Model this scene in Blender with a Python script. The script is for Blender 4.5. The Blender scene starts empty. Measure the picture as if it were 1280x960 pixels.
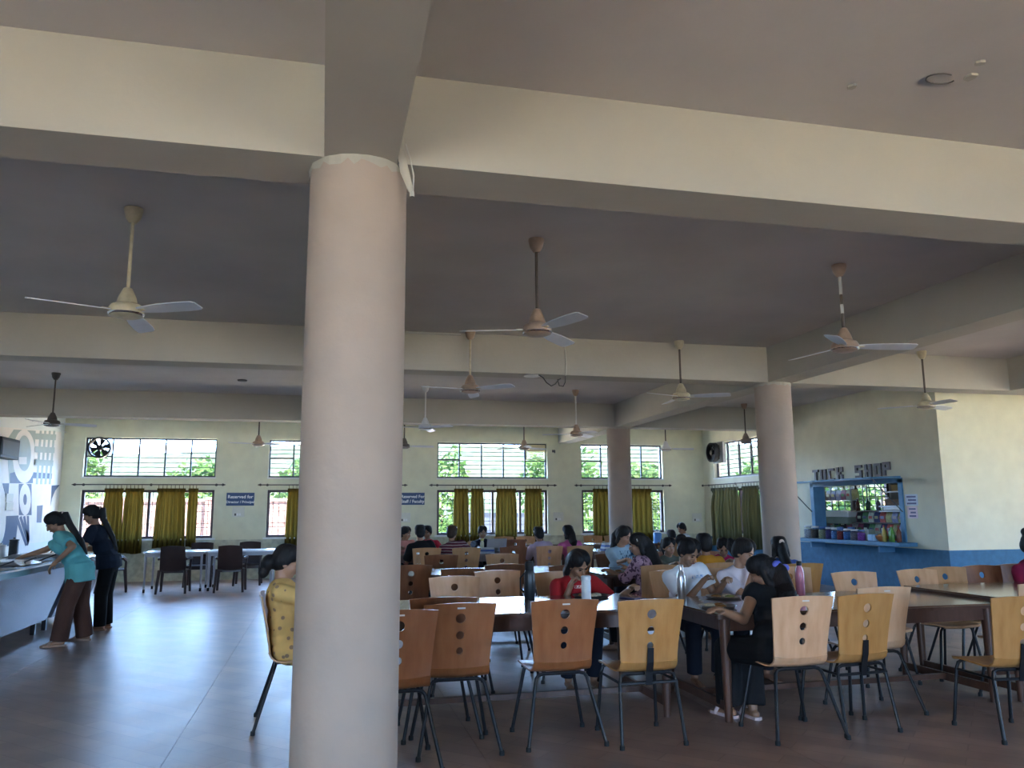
import bpy, bmesh, math, random
from mathutils import Vector, Matrix
random.seed(7)
S = bpy.context.scene
COL = S.collection
PI = math.pi
# ------------------------------------------------------------------ camera
FPX, PITCH, YAW, ROLL, CAMH = 985.74, math.radians(9.155), math.radians(13.466), math.radians(-0.344), 1.45
cam_f = Vector((math.sin(YAW)*math.cos(PITCH), math.cos(YAW)*math.cos(PITCH), math.sin(PITCH)))
_r0 = Vector((math.cos(YAW), -math.sin(YAW), 0)); _u0 = _r0.cross(cam_f)
cam_r = math.cos(ROLL)*_r0 + math.sin(ROLL)*_u0
cam_u = -math.sin(ROLL)*_r0 + math.cos(ROLL)*_u0
cd = bpy.data.cameras.new('camera'); cam = bpy.data.objects.new('camera', cd); COL.objects.link(cam)
cd.sensor_width = 36; cd.lens = 36*FPX/1280; cd.clip_start = .05; cd.clip_end = 500
m = Matrix((cam_r, cam_u, -cam_f)).transposed().to_4x4(); m.translation = (0, 0, CAMH)
cam.matrix_world = m; S.camera = cam
# ------------------------------------------------------------------ sky, sun, daylight portals, exposure
W = bpy.data.worlds.new('sky'); S.world = W; W.use_nodes = True
nt = W.node_tree; nt.nodes.clear()
wo = nt.nodes.new('ShaderNodeOutputWorld'); bg = nt.nodes.new('ShaderNodeBackground')
tc = nt.nodes.new('ShaderNodeTexCoord'); sp = nt.nodes.new('ShaderNodeSeparateXYZ')
rp = nt.nodes.new('ShaderNodeValToRGB')
nt.links.new(tc.outputs['Generated'], sp.inputs[0]); nt.links.new(sp.outputs['Z'], rp.inputs[0])
e = rp.color_ramp.elements
e[0].position = 0.0; e[0].color = (.42, .66, 1, 1)
e[1].position = 1.0; e[1].color = (.24, .46, 1, 1)
k = e.new(.25); k.color = (.34, .58, 1, 1)
nt.links.new(rp.outputs[0], bg.inputs[0]); nt.links.new(bg.outputs[0], wo.inputs[0])
bg.inputs[1].default_value = 18.0
sd = bpy.data.lights.new('sun', 'SUN'); sd.energy = 85.0; sd.angle = .01; sd.color = (1, .93, .82)
so = bpy.data.objects.new('sun', sd); COL.objects.link(so); so.location = (20, -20, 40)
so.rotation_euler = Vector((.45, -.50, 1.05)).to_track_quat('Z', 'Y').to_euler()
def portal(name, loc, direction, sx, sy):
    d = bpy.data.lights.new(name, 'AREA'); d.shape = 'RECTANGLE'; d.size = sx; d.size_y = sy
    d.cycles.is_portal = True
    o = bpy.data.objects.new(name, d); COL.objects.link(o); o.location = loc
    o.rotation_euler = (-Vector(direction)).to_track_quat('Z', 'Y').to_euler()
YW, XR, XL, YTK, ZC, ZB = 18.754, 9.565, -5.45, 10.66, 3.569, 3.103
XE, YF = 13.6, -5.6            # far right and rear limits of the hall (out of frame)
portal('daylight_rear', (XL+1.75, YF-.05, 1.8), (0, 1, 0), 2.4, 2.2)
portal('daylight_rear_right', (XL+11.05, YF-.05, 1.8), (0, 1, 0), 2.4, 2.2)
portal('daylight_right', (XE+.05, 6.3, 1.8), (-1, 0, 0), 1.7, 2.2)
portal('daylight_back', (1.6, YW+.15, 2.05), (0, -1, 0), 13.8, 2.4)
portal('daylight_side', (XR+.15, 16.9, 2.05), (-1, 0, 0), 2.9, 2.4)
S.view_settings.view_transform = 'Standard'; S.view_settings.look = 'None'
S.view_settings.gamma = 1; S.view_settings.use_curve_mapping = False
S.view_settings.exposure = 1.22
# ------------------------------------------------------------------ helpers
def ray(x, y): return cam_f + cam_r*((x-640)/FPX) + cam_u*((480-y)/FPX)
def atZ(x, y, z=0.):
    d = ray(x, y); return Vector((0, 0, CAMH)) + d*((z-CAMH)/d.z)
def atY(x, y, Y):
    d = ray(x, y); return Vector((0, 0, CAMH)) + d*(Y/d.y)
def atX(x, y, X):
    d = ray(x, y); return Vector((0, 0, CAMH)) + d*(X/d.x)
def tag(o, label=None, cat=None, group=None, kind=None):
    if label: o['label'] = label
    if cat: o['category'] = cat
    if group: o['group'] = group
    if kind: o['kind'] = kind
    return o
def empty(name, loc=(0, 0, 0), rz=0, parent=None):
    o = bpy.data.objects.new(name, None); COL.objects.link(o); o.empty_display_size = .1
    o.location = loc; o.rotation_euler = (0, 0, rz)
    if parent: o.parent = parent
    return o
def thing(name, label, cat, loc=(0, 0, 0), rz=0, group=None):
    return tag(empty(name, loc, rz), label, cat, group)
def link(name, me, parent=None, loc=None, rz=0):
    o = bpy.data.objects.new(name, me); COL.objects.link(o)
    if parent: o.parent = parent
    if loc is not None: o.location = loc
    if rz: o.rotation_euler = (0, 0, rz)
    return o
def copy_tree(o, parent=None):
    c = o.copy(); COL.objects.link(c); c.parent = parent
    for ch in KIDS.get(o.name, list(o.children)): copy_tree(ch, c)
    return c
KIDS = {}
class MB:
    def __init__(s): s.v = []; s.f = []
    def add(s, vs, fs):
        n = len(s.v); s.v += [tuple(p) for p in vs]; s.f += [tuple(i+n for i in q) for q in fs]; return s
    def box(s, a, b):
        x0, x1 = sorted((a[0], b[0])); y0, y1 = sorted((a[1], b[1])); z0, z1 = sorted((a[2], b[2]))
        return s.add([(x0,y0,z0),(x1,y0,z0),(x1,y1,z0),(x0,y1,z0),(x0,y0,z1),(x1,y0,z1),(x1,y1,z1),(x0,y1,z1)],
              [(3,2,1,0),(4,5,6,7),(0,1,5,4),(1,2,6,5),(2,3,7,6),(3,0,4,7)])
    def cbox(s, c, d, M=None):
        P = [Vector((x*d[0]/2, y*d[1]/2, z*d[2]/2)) for z in (-1,1) for x, y in ((-1,-1),(1,-1),(1,1),(-1,1))]
        if M is not None: P = [M @ p for p in P]
        return s.add([p+Vector(c) for p in P], [(3,2,1,0),(4,5,6,7),(0,1,5,4),(1,2,6,5),(2,3,7,6),(3,0,4,7)])
    def tube(s, path, r, n=8, caps=True, flat=None):
        P = [Vector(p) for p in path]; R = r if isinstance(r, (list, tuple)) else [r]*len(P)
        vs = []; up = None
        for i, p in enumerate(P):
            d = (P[min(i+1, len(P)-1)]-P[max(i-1, 0)]).normalized()
            if up is None: up = Vector((0,0,1)) if abs(d.z) < .9 else Vector((1,0,0))
            a = up - d*up.dot(d)
            a = a.normalized() if a.length > 1e-6 else d.orthogonal().normalized()
            b = d.cross(a); up = a
            for k in range(n):
                t = 2*PI*k/n; vs.append(p + (a*math.cos(t) + b*math.sin(t)*(flat or 1))*R[i])
        fs = [(i*n+k, i*n+(k+1) % n, (i+1)*n+(k+1) % n, (i+1)*n+k) for i in range(len(P)-1) for k in range(n)]
        if caps: fs += [tuple(range(n-1, -1, -1)), tuple((len(P)-1)*n+k for k in range(n))]
        return s.add(vs, fs)
    def lathe(s, prof, c=(0,0,0), n=20, M=None):
        vs = []
        for r, z in prof:
            for k in range(n):
                p = Vector((r*math.cos(2*PI*k/n), r*math.sin(2*PI*k/n), z))
                if M is not None: p = M @ p
                vs.append(p+Vector(c))
        L = len(prof)
        fs = [(i*n+k, i*n+(k+1) % n, (i+1)*n+(k+1) % n, (i+1)*n+k) for i in range(L-1) for k in range(n)]
        fs += [tuple(range(n-1, -1, -1)), tuple((L-1)*n+k for k in range(n))]
        return s.add(vs, fs)
    def prism(s, poly, t, M):          # 2D polygon (x, y) extruded by t along z, then placed by the 4x4 M
        n = len(poly)
        vs = [M @ Vector((x, y, 0)) for x, y in poly] + [M @ Vector((x, y, t)) for x, y in poly]
        return s.add(vs, [tuple(range(n-1, -1, -1)), tuple(range(n, 2*n))] + [(i, (i+1) % n, n+(i+1) % n, n+i) for i in range(n)])
    def mesh(s, name, mat=None, smooth=False):
        me = bpy.data.meshes.new(name); me.from_pydata(s.v, [], s.f)
        bm = bmesh.new(); bm.from_mesh(me); bmesh.ops.recalc_face_normals(bm, faces=bm.faces); bm.to_mesh(me); bm.free()
        if mat: me.materials.append(mat)
        if smooth:
            me.polygons.foreach_set('use_smooth', [True]*len(me.polygons))
            me.set_sharp_from_angle(angle=math.radians(40))
        return me
    def build(s, name, mat, parent=None, smooth=False, loc=None, rz=0):
        return link(name, s.mesh(name, mat, smooth), parent, loc, rz)
def boxobj(name, a, b, mat, parent=None): return MB().box(a, b).build(name, mat, parent)
def bevelbox(a, b, w=.006, seg=2):
    bm = bmesh.new(); mb = MB().box(a, b)
    vs = [bm.verts.new(p) for p in mb.v]
    for q in mb.f: bm.faces.new([vs[i] for i in q])
    bmesh.ops.bevel(bm, geom=bm.edges[:], offset=w, segments=seg, affect='EDGES', profile=.5)
    out = MB(); bm.verts.index_update()
    out.add([v.co for v in bm.verts], [[v.index for v in f.verts] for f in bm.faces]); bm.free()
    return out
# ------------------------------------------------------------------ materials
MATS = {}
def mat(name, col, rough=.6, metal=0., spec=.5, var=.08, scale=6., bump=0., bscale=40., detail=4., trans=0., col2=None, rvar=0., stretch=None, coat=0., sub=0.):
    if name in MATS: return MATS[name]
    M = bpy.data.materials.new(name); MATS[name] = M; M.use_nodes = True
    n = M.node_tree.nodes; l = M.node_tree.links; b = n['Principled BSDF']
    col = tuple(col) + (1,)
    tcn = n.new('ShaderNodeTexCoord'); mp = n.new('ShaderNodeMapping'); l.new(tcn.outputs['Object'], mp.inputs[0])
    if stretch: mp.inputs['Scale'].default_value = stretch
    nz = n.new('ShaderNodeTexNoise'); nz.inputs['Scale'].default_value = scale; nz.inputs['Detail'].default_value = detail
    l.new(mp.outputs[0], nz.inputs['Vector'])
    r = n.new('ShaderNodeValToRGB'); l.new(nz.outputs['Fac'], r.inputs[0])
    c2 = tuple(col2) + (1,) if col2 else tuple(min(1, c*(1+var)) for c in col[:3]) + (1,)
    c1 = col if col2 else tuple(c*(1-var) for c in col[:3]) + (1,)
    r.color_ramp.elements[0].position = .3; r.color_ramp.elements[1].position = .7
    r.color_ramp.elements[0].color = c1; r.color_ramp.elements[1].color = c2
    l.new(r.outputs[0], b.inputs['Base Color'])
    b.inputs['Roughness'].default_value = rough; b.inputs['Metallic'].default_value = metal
    b.inputs['Specular IOR Level'].default_value = spec
    if coat: b.inputs['Coat Weight'].default_value = coat; b.inputs['Coat Roughness'].default_value = .15
    if rvar:
        mr = n.new('ShaderNodeMapRange'); mr.inputs['To Min'].default_value = rough-rvar; mr.inputs['To Max'].default_value = rough+rvar
        l.new(nz.outputs['Fac'], mr.inputs[0]); l.new(mr.outputs[0], b.inputs['Roughness'])
    if bump:
        n2 = n.new('ShaderNodeTexNoise'); n2.inputs['Scale'].default_value = bscale; n2.inputs['Detail'].default_value = 3
        l.new(mp.outputs[0], n2.inputs['Vector'])
        bp = n.new('ShaderNodeBump'); bp.inputs['Strength'].default_value = bump; bp.inputs['Distance'].default_value = .01
        l.new(n2.outputs['Fac'], bp.inputs['Height']); l.new(bp.outputs[0], b.inputs['Normal'])
    if trans:
        t = n.new('ShaderNodeBsdfTranslucent'); l.new(r.outputs[0], t.inputs[0])
        mx = n.new('ShaderNodeMixShader'); mx.inputs[0].default_value = trans
        l.new(b.outputs[0], mx.inputs[1]); l.new(t.outputs[0], mx.inputs[2]); l.new(mx.outputs[0], n['Material Output'].inputs[0])
    return M
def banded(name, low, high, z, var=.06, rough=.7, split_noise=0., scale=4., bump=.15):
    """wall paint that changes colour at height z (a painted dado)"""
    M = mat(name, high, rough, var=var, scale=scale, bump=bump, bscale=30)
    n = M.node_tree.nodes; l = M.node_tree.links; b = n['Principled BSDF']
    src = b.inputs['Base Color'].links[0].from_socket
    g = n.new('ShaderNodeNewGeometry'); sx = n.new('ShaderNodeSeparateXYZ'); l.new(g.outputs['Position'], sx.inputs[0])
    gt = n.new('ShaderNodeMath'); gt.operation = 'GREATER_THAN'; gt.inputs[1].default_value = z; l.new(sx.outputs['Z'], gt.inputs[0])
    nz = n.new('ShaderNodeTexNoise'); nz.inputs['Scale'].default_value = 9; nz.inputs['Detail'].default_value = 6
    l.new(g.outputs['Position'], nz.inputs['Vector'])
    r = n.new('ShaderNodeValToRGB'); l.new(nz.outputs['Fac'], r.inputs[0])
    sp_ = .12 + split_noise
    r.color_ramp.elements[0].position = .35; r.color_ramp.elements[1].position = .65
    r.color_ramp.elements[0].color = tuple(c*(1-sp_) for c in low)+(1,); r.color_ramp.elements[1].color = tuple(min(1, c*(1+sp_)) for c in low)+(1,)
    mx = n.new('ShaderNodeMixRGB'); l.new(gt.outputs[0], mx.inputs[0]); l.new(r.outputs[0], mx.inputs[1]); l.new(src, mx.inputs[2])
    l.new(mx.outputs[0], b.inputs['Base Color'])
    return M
def glass(name, tint=(1, 1, 1), refl=.05):
    M = bpy.data.materials.new(name); MATS[name] = M; M.use_nodes = True
    n = M.node_tree.nodes; l = M.node_tree.links; n.remove(n['Principled BSDF'])
    t = n.new('ShaderNodeBsdfTransparent'); t.inputs[0].default_value = tuple(tint)+(1,)
    g = n.new('ShaderNodeBsdfGlossy'); g.inputs['Roughness'].default_value = .03
    mx = n.new('ShaderNodeMixShader'); mx.inputs[0].default_value = refl; l.new(t.outputs[0], mx.inputs[1]); l.new(g.outputs[0], mx.inputs[2])
    l.new(mx.outputs[0], n['Material Output'].inputs[0]); return M
# ================================================================== the hall
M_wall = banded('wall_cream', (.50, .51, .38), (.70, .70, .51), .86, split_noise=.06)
M_tuck = banded('wall_blue_dado', (.035, .145, .265), (.66, .65, .50), .80, var=.05)
M_left = mat('wall_left_paint', (.80, .82, .78), .6, var=.04, scale=2)
M_ceil = mat('ceiling_paint', (.52, .485, .455), .85, var=.10, scale=.9, detail=8, bump=.25, bscale=12)
M_beam = mat('beam_paint', (.42, .395, .335), .8, var=.06, scale=1.3, detail=6, bump=.2, bscale=14)
M_colm = mat('column_paint', (.41, .328, .268), .7, var=.06, scale=3, detail=6, bump=.25, bscale=18)
def struct(o): o['kind'] = 'structure'; return o
def wall_y(name, Y0, Y1, x0, x1, z0, z1, holes, m):      # wall across X between Y0..Y1 with rectangular holes (xa, xb, za, zb)
    xs = sorted({x0, x1, *[h[0] for h in holes], *[h[1] for h in holes]}); zs = sorted({z0, z1, *[h[2] for h in holes], *[h[3] for h in holes]})
    mb = MB()
    for i in range(len(xs)-1):
        for j in range(len(zs)-1):
            cx, cz = (xs[i]+xs[i+1])/2, (zs[j]+zs[j+1])/2
            if any(h[0] < cx < h[1] and h[2] < cz < h[3] for h in holes): continue
            mb.box((xs[i], Y0, zs[j]), (xs[i+1], Y1, zs[j+1]))
    return struct(mb.build(name, m))
def wall_x(name, X0, X1, y0, y1, z0, z1, holes, m):
    ys = sorted({y0, y1, *[h[0] for h in holes], *[h[1] for h in holes]}); zs = sorted({z0, z1, *[h[2] for h in holes], *[h[3] for h in holes]})
    mb = MB()
    for i in range(len(ys)-1):
        for j in range(len(zs)-1):
            cy, cz = (ys[i]+ys[i+1])/2, (zs[j]+zs[j+1])/2
            if any(h[0] < cy < h[1] and h[2] < cz < h[3] for h in holes): continue
            mb.box((X0, ys[i], zs[j]), (X1, ys[i+1], zs[j+1]))
    return struct(mb.build(name, m))
WIN = [(-5.03, -2.33), (-1.20, 1.50), (2.65, 5.37), (6.25, 8.43)]     # back windows, x from..to
UZ, LZ = (2.236, 3.09), (.90, 1.955)
holes = [(a, b, *z) for a, b in WIN for z in (UZ, LZ)]
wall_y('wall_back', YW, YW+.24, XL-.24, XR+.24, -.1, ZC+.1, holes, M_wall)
RW = (16.0, 18.2)                                                       # side window, y from..to
SHOP = (11.58, 14.12, .86, 1.95)
wall_x('wall_right', XR, XR+.2, YTK+.2, YW, -.1, ZC+.1, [(RW[0], RW[1], *UZ), (RW[0], RW[1], *LZ), SHOP], M_tuck)
wall_y('wall_shop', YTK, YTK+.2, XR, XE+.2, -.1, ZC+.1, [], M_tuck)
wall_x('wall_left', XL-.24, XL, YF-.24, YW, -.1, ZC+.1, [], M_left)
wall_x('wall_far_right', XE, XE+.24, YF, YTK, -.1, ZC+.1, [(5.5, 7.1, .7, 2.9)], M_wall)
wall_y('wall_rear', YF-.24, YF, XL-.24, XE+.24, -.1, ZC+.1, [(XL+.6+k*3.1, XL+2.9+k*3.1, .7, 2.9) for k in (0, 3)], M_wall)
struct(boxobj('ceiling', (XL-.24, YF-.24, ZC), (XE+.24, YW+.24, ZC+.2), M_ceil))
bi = 0
BY = [-2.06, 3.603, 9.168, 14.826]
for y in BY:
    x1 = XE if y < 9.5 else XR
    bi += 1; struct(boxobj('trim_%d' % bi, (XL, y, ZB), (x1, y+.343, ZC+.02), M_beam))['label'] = 'concrete ceiling beam across the hall'
for xc, y1 in ((.13, YW), (5.83, YW), (9.67, 9.168)):
    prev = YF
    for y in BY + [y1]:
        if y > y1: break
        if y-prev > .1:
            bi += 1; struct(boxobj('trim_%d' % bi, (xc-.17, prev, ZB), (xc+.17, y, ZC+.02), M_beam))['label'] = 'concrete ceiling beam along the hall'
        prev = y+.343
# round columns
def column(x, y, label):
    t = thing('round_column', label, 'column', (x, y, 0), 0, 'round white columns')
    prof = [(.234, 0), (.234, 1.0), (.236, 2.0), (.234, ZB+.0)]
    MB().lathe(prof, n=64).build('shaft', M_colm, t, True)
    # flaked plaster collar where the shaft meets the beam
    mb = MB(); rr = random.Random(int(x*10+y))
    ring = [(.237+.006*rr.random()) for _ in range(48)]; dep = [.02+.035*rr.random() for _ in range(48)]
    vs = []
    for k in range(48):
        a = 2*PI*k/48
        vs += [(ring[k]*math.cos(a), ring[k]*math.sin(a), ZB-.001), (ring[k]*math.cos(a), ring[k]*math.sin(a), ZB-dep[k])]
    mb.add(vs, [(2*k, 2*((k+1) % 48), 2*((k+1) % 48)+1, 2*k+1) for k in range(48)])
    mb.build('plaster_collar', M_beam, t)
    return t
column(.13, 3.775, 'large round white column in the foreground, nearest of all')
column(5.82, 9.34, 'round white column standing in front of the blue shop counter')
column(5.80, 15.0, 'farthest slim-looking round white column near the back windows')
# floor: vinyl sheets laid side by side on the screed
Mf = mat('floor_vinyl', (.30, .205, .162), .40, spec=.7, var=.22, scale=3.0, detail=8, bump=.06, bscale=7, rvar=.06)
n = Mf.node_tree.nodes; l = Mf.node_tree.links; b = n['Principled BSDF']
# faint printed herringbone grain
tcx = n.new('ShaderNodeNewGeometry'); mpx = n.new('ShaderNodeMapping'); mpx.inputs['Rotation'].default_value = (0, 0, .785)
l.new(tcx.outputs['Position'], mpx.inputs[0])
br = n.new('ShaderNodeTexBrick'); br.inputs['Scale'].default_value = 1.0; br.inputs['Brick Width'].default_value = .62; br.inputs['Row Height'].default_value = .16
br.inputs['Mortar Size'].default_value = .004; br.inputs['Color1'].default_value = (.88, .88, .88, 1); br.inputs['Color2'].default_value = (1.12, 1.1, 1.08, 1); br.inputs['Mortar'].default_value = (.75, .75, .75, 1)
l.new(mpx.outputs[0], br.inputs[0])
src = b.inputs['Base Color'].links[0].from_socket
mul = n.new('ShaderNodeMixRGB'); mul.blend_type = 'MULTIPLY'; mul.inputs[0].default_value = 1
l.new(src, mul.inputs[1]); l.new(br.outputs['Color'], mul.inputs[2]); l.new(mul.outputs[0], b.inputs['Base Color'])
fl = struct(boxobj('floor', (XL-.24, YF-.24, -.2), (XE+.24, YW+.24, -.004), mat('screed', (.05, .04, .04), .8)))
x = -.86-3*1.85
while x < XE:
    a, c = max(x, XL), min(x+1.85, XE)
    if c-a > .05: boxobj('vinyl_sheet', (a+.0015, YF, -.004), (c-.0015, YW, 0), Mf, fl)
    x += 1.85
# shop room behind the hatch
Msh = mat('shop_wall', (.42, .40, .35), .8, var=.06)
XS = 12.6
wall_x('wall_shop_back', XS, XS+.2, YTK+.2, 15.4, -.1, ZC+.1, [], Msh)
wall_y('wall_shop_side', 15.2, 15.4, XR+.2, XS, -.1, ZC+.1, [(10.2, 12.25, 1.32, 2.12)], Msh)
struct(boxobj('floor_shop', (XR+.2, YTK+.2, -.2), (XS, 15.2, -.01), mat('screed', (.05, .04, .04), .8)))
struct(boxobj('ceiling_shop', (XR+.24, YTK+.2, 2.7), (XS+.2, 15.4, 2.8), Msh))
portal('daylight_shop', (11.22, 15.3, 1.72), (0, -1, 0), 2.05, .8)
# outdoor ground
Mg = mat('ground_soil', (.36, .27, .18), .9, var=.2, scale=.3, detail=8, col2=(.42, .38, .24))
struct(boxobj('ground', (-90, -60, -.7), (90, 110, -.25), Mg))

# hazy wooded hillside far behind the trees
Mh = mat('hill_green', (.010, .0165, .0095), .95, spec=.0, col2=(.024, .028, .0235), scale=1.1, detail=12)
vs = []
for i in range(61):
    x = -120+i*4.0; h_ = 8.8+.7*math.sin(x*.045)+.5*math.sin(x*.13+1)
    vs += [(x, 70, -.6), (x, 78, h_*.6), (x, 92, h_), (x, 120, h_*.5)]
hl = struct(MB().add(vs, [(i*4+k, (i+1)*4+k, (i+1)*4+k+1, i*4+k+1) for i in range(60) for k in range(3)]).build('hill', Mh, None, True))
# ================================================================== windows
M_frame = mat('window_frame_dark', (.030, .028, .045), .5, var=.2)
M_frame2 = mat('window_frame_wood', (.055, .030, .035), .5, var=.2)
M_bar = mat('grille_black', (.03, .03, .03), .5)
M_sill = mat('sill_white', (.75, .76, .74), .7)
M_pane = glass('pane_glass')
M_cream = mat('vent_cream', (.70, .62, .38), .6)
def wbox(o, name, a, b, m): return boxobj(name, a, b, m, o)
def upper_window(n, loc, rz, w, cols, vent=None, fan=None):
    o = struct(empty('window_%d' % n, loc, rz)); o['label'] = 'high glazed window with thin horizontal bars'
    h = UZ[1]-UZ[0]; t = .035; y0, y1 = .09, .13
    mb = MB()
    for a, b in (((0, y0, 0), (w, y1, t)), ((0, y0, h-t), (w, y1, h)), ((0, y0, t), (t, y1, h-t)), ((w-t, y0, t), (w, y1, h-t))): mb.box(a, b)
    mb.build('frame', M_frame, o)
    cw = w/cols
    for k in range(1, cols): wbox(o, 'mullion', (k*cw-.016, y0-.005, t), (k*cw+.016, y1, h-t), M_frame)
    for k in range(cols):
        xa, xb = k*cw+.017, (k+1)*cw-.017
        if k == 0: xa = t
        if k == cols-1: xb = w-t
        if k in (0, cols-1):
            zt = h*.5 if k else h*.52
            wbox(o, 'transom', (xa, y0-.004, zt-.014), (xb, y1, zt+.014), M_frame)
            wbox(o, 'pane', (xa, .11, t), (xb, .114, zt-.014), M_pane)
            if not (vent == k or fan == k): wbox(o, 'pane', (xa, .11, zt+.014), (xb, .114, h-t), M_pane)
        else: wbox(o, 'pane', (xa, .11, t), (xb, .114, h-t), M_pane)
    for i in range(1, 8):
        z = h*i/8+.004*((i*7) % 3-1)
        if vent is None and fan is None or i < 4: wbox(o, 'grille_bar', (t, .145, z-.007), (w-t, .159, z+.007), M_bar)
        else:
            k = vent if vent is not None else fan
            a, b = (cw, w-t) if k == 0 else (t, w-cw)
            wbox(o, 'grille_bar', (a, .145, z-.007), (b, .159, z+.007), M_bar)
    boxobj('sill', (-.02, -.02, -.03), (w+.02, .12, 0), M_sill, o)
    return o
def lower_window(n, loc, rz, w, cols):
    o = struct(empty('window_%d' % n, loc, rz)); o['label'] = 'low barred window with dark wooden frame'
    h = LZ[1]-LZ[0]; t = .055; y0, y1 = .06, .14
    mb = MB()
    for a, b in (((0, y0, 0), (w, y1, t)), ((0, y0, h-t), (w, y1, h)), ((0, y0, t), (t, y1, h-t)), ((w-t, y0, t), (w, y1, h-t))): mb.box(a, b)
    mb.build('frame', M_frame2, o)
    cw = w/cols
    for k in range(1, cols): wbox(o, 'mullion', (k*cw-.025, y0, t), (k*cw+.025, y1, h-t), M_frame2)
    for z in (.22, .30, .55, .70, .78): wbox(o, 'grille_bar', (t, .10, z*h-.006), (w-t, .112, z*h+.006), M_bar)
    nv = int(w/.125)
    for k in range(1, nv): wbox(o, 'grille_rod', (k*w/nv-.005, .113, t), (k*w/nv+.005, .123, h-t), M_bar)
    boxobj('sill', (-.06, -.05, -.035), (w+.06, .06, 0), M_sill, o)
    return o
wn = 0
for i, (a, b) in enumerate(WIN):
    wn += 1; upper_window(wn, (a, YW, UZ[0]), 0, b-a, 5 if i < 3 else 4, vent=4 if i == 2 else None, fan=0 if i == 0 else None)
    wn += 1; lower_window(wn, (a, YW, LZ[0]), 0, b-a, 4)
wn += 1; upper_window(wn, (XR, RW[1], UZ[0]), -PI/2, RW[1]-RW[0], 4, fan=0)
wn += 1; lower_window(wn, (XR, RW[1], LZ[0]), -PI/2, RW[1]-RW[0], 4)
# cream fly-screen vent in the corner of the third high window
v = thing('vent_grille', 'cream wire mesh vent filling a corner of the central high window', 'vent', (WIN[2][0]+2.72*.8+.02, YW+.08, UZ[0]+.46))
mb = MB()
for a, b in (((0,0,0),(.5,.03,.025)), ((0,0,.345),(.5,.03,.37)), ((0,0,.02),(.025,.03,.35)), ((.475,0,.02),(.5,.03,.35))): mb.box(a, b)
mb.build('frame', M_cream, v)
for k in range(1, 12): boxobj('wire', (k*.04, .01, .02), (k*.04+.008, .018, .35), M_cream, v)
for k in range(1, 6): boxobj('wire', (.02, .012, k*.06), (.48, .02, k*.06+.008), M_cream, v)
boxobj('blind', (.02, .024, .20), (.48, .03, .35), M_cream, v)
# exhaust fans
M_black = mat('black_metal', (.012, .012, .013), .5, var=.2, spec=.25)
M_grey = mat('grey_metal', (.35, .34, .33), .5, .3)
def exhaust(loc, rz, label, r=.20):
    o = thing('exhaust_fan', label, 'exhaust fan', loc, rz)
    R = Matrix.Rotation(PI/2, 4, 'X')
    mb = MB(); N = 32
    prof = [(r, -.03), (r+.03, -.03), (r+.03, .10), (r, .10)]
    vs = [R @ Vector((q*math.cos(2*PI*k/N), q*math.sin(2*PI*k/N), z)) for q, z in prof for k in range(N)]
    mb.add(vs, [(i*N+k, i*N+(k+1) % N, ((i+1) % 4)*N+(k+1) % N, ((i+1) % 4)*N+k) for i in range(4) for k in range(N)])
    mb.build('ring', M_black, o, True)
    MB().lathe([(.06, -.04), (.065, .0), (.06, .09), (.03, .10)], n=16, M=R.to_3x3()).build('motor', M_black, o, True)
    for k in range(6):
        a = 2*PI*k/6+.3; c, s = math.cos(a), math.sin(a)
        pts = [(.05, -.02), (r*.93, -.075), (r*.96, .06), (.05, .02)]
        MB().add([(x*c-y*s, d, x*s+y*c) for d in (-.005, .003) for (x, y) in pts for d in (d + y*.3,)][:8] if False else
                 [(x*c-y*s, d+y*.35, x*s+y*c) for d in (-.004, .004) for (x, y) in pts],
                 [(0,1,2,3), (7,6,5,4), (0,1,5,4), (1,2,6,5), (2,3,7,6), (3,0,4,7)]).build('blade', M_black, o)
    for k in range(4):
        a = PI/4+k*PI/2
        MB().tube([(.05*math.cos(a), .05, .05*math.sin(a)), ((r+.02)*math.cos(a), .05, (r+.02)*math.sin(a))], .01, 6).build('bracket', M_black, o)
    return o
exhaust((WIN[0][0]+.29, YW+.06, UZ[0]+.63), 0, 'black exhaust fan set in the leftmost high window')
boxobj('mounting_panel', (WIN[0][0]+.04, YW+.115, UZ[0]+.455), (WIN[0][0]+.09, YW+.135, UZ[1]-.035), M_cream)
bpy.data.objects['mounting_panel']['label'] = 'narrow cream board beside the exhaust fan at left window'; bpy.data.objects['mounting_panel']['category'] = 'board'
e2 = exhaust((XR-.14, RW[1]-.32, UZ[0]+.62), -PI/2, 'grey exhaust fan poking out of the side window above green curtains', .21)
boxobj('housing', (-.26, .10, -.26), (.26, .18, .26), M_grey, e2)
# ------------------------------------------------------------------ curtains and rods
M_rod = mat('rod_dark', (.05, .04, .03), .4)
M_curt = mat('curtain_olive', (.105, .070, .012), .85, spec=.1, var=.25, scale=3, bump=.2, bscale=90, trans=.22, stretch=(6, 6, .4))
M_curt2 = mat('curtain_green', (.060, .058, .020), .8, var=.25, scale=3, bump=.2, bscale=90, trans=.2, stretch=(6, 6, .4))
def rod(loc, rz, length, label):
    o = thing('curtain_rod', label, 'curtain rod', loc, rz)
    MB().tube([(0, 0, 0), (length, 0, 0)], .012, 8).build('pole', M_rod, o, True)
    for x, s in ((0, -1), (length, 1)):
        MB().tube([(x, 0, 0), (x+s*.02, 0, 0), (x+s*.03, 0, 0), (x+s*.09, 0, 0)], [.014, .03, .028, .002], 8).build('finial', M_rod, o, True)
    for x in (.12, length/2, length-.12):
        MB().tube([(x, 0, 0), (x, .095, 0)], .009, 6).build('bracket', M_rod, o)
        MB().lathe([(.03, 0), (.03, .012)], (x, .095, 0), 10, Matrix.Rotation(-PI/2, 3, 'X')).build('wall_plate', M_rod, o)
    return o
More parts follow.
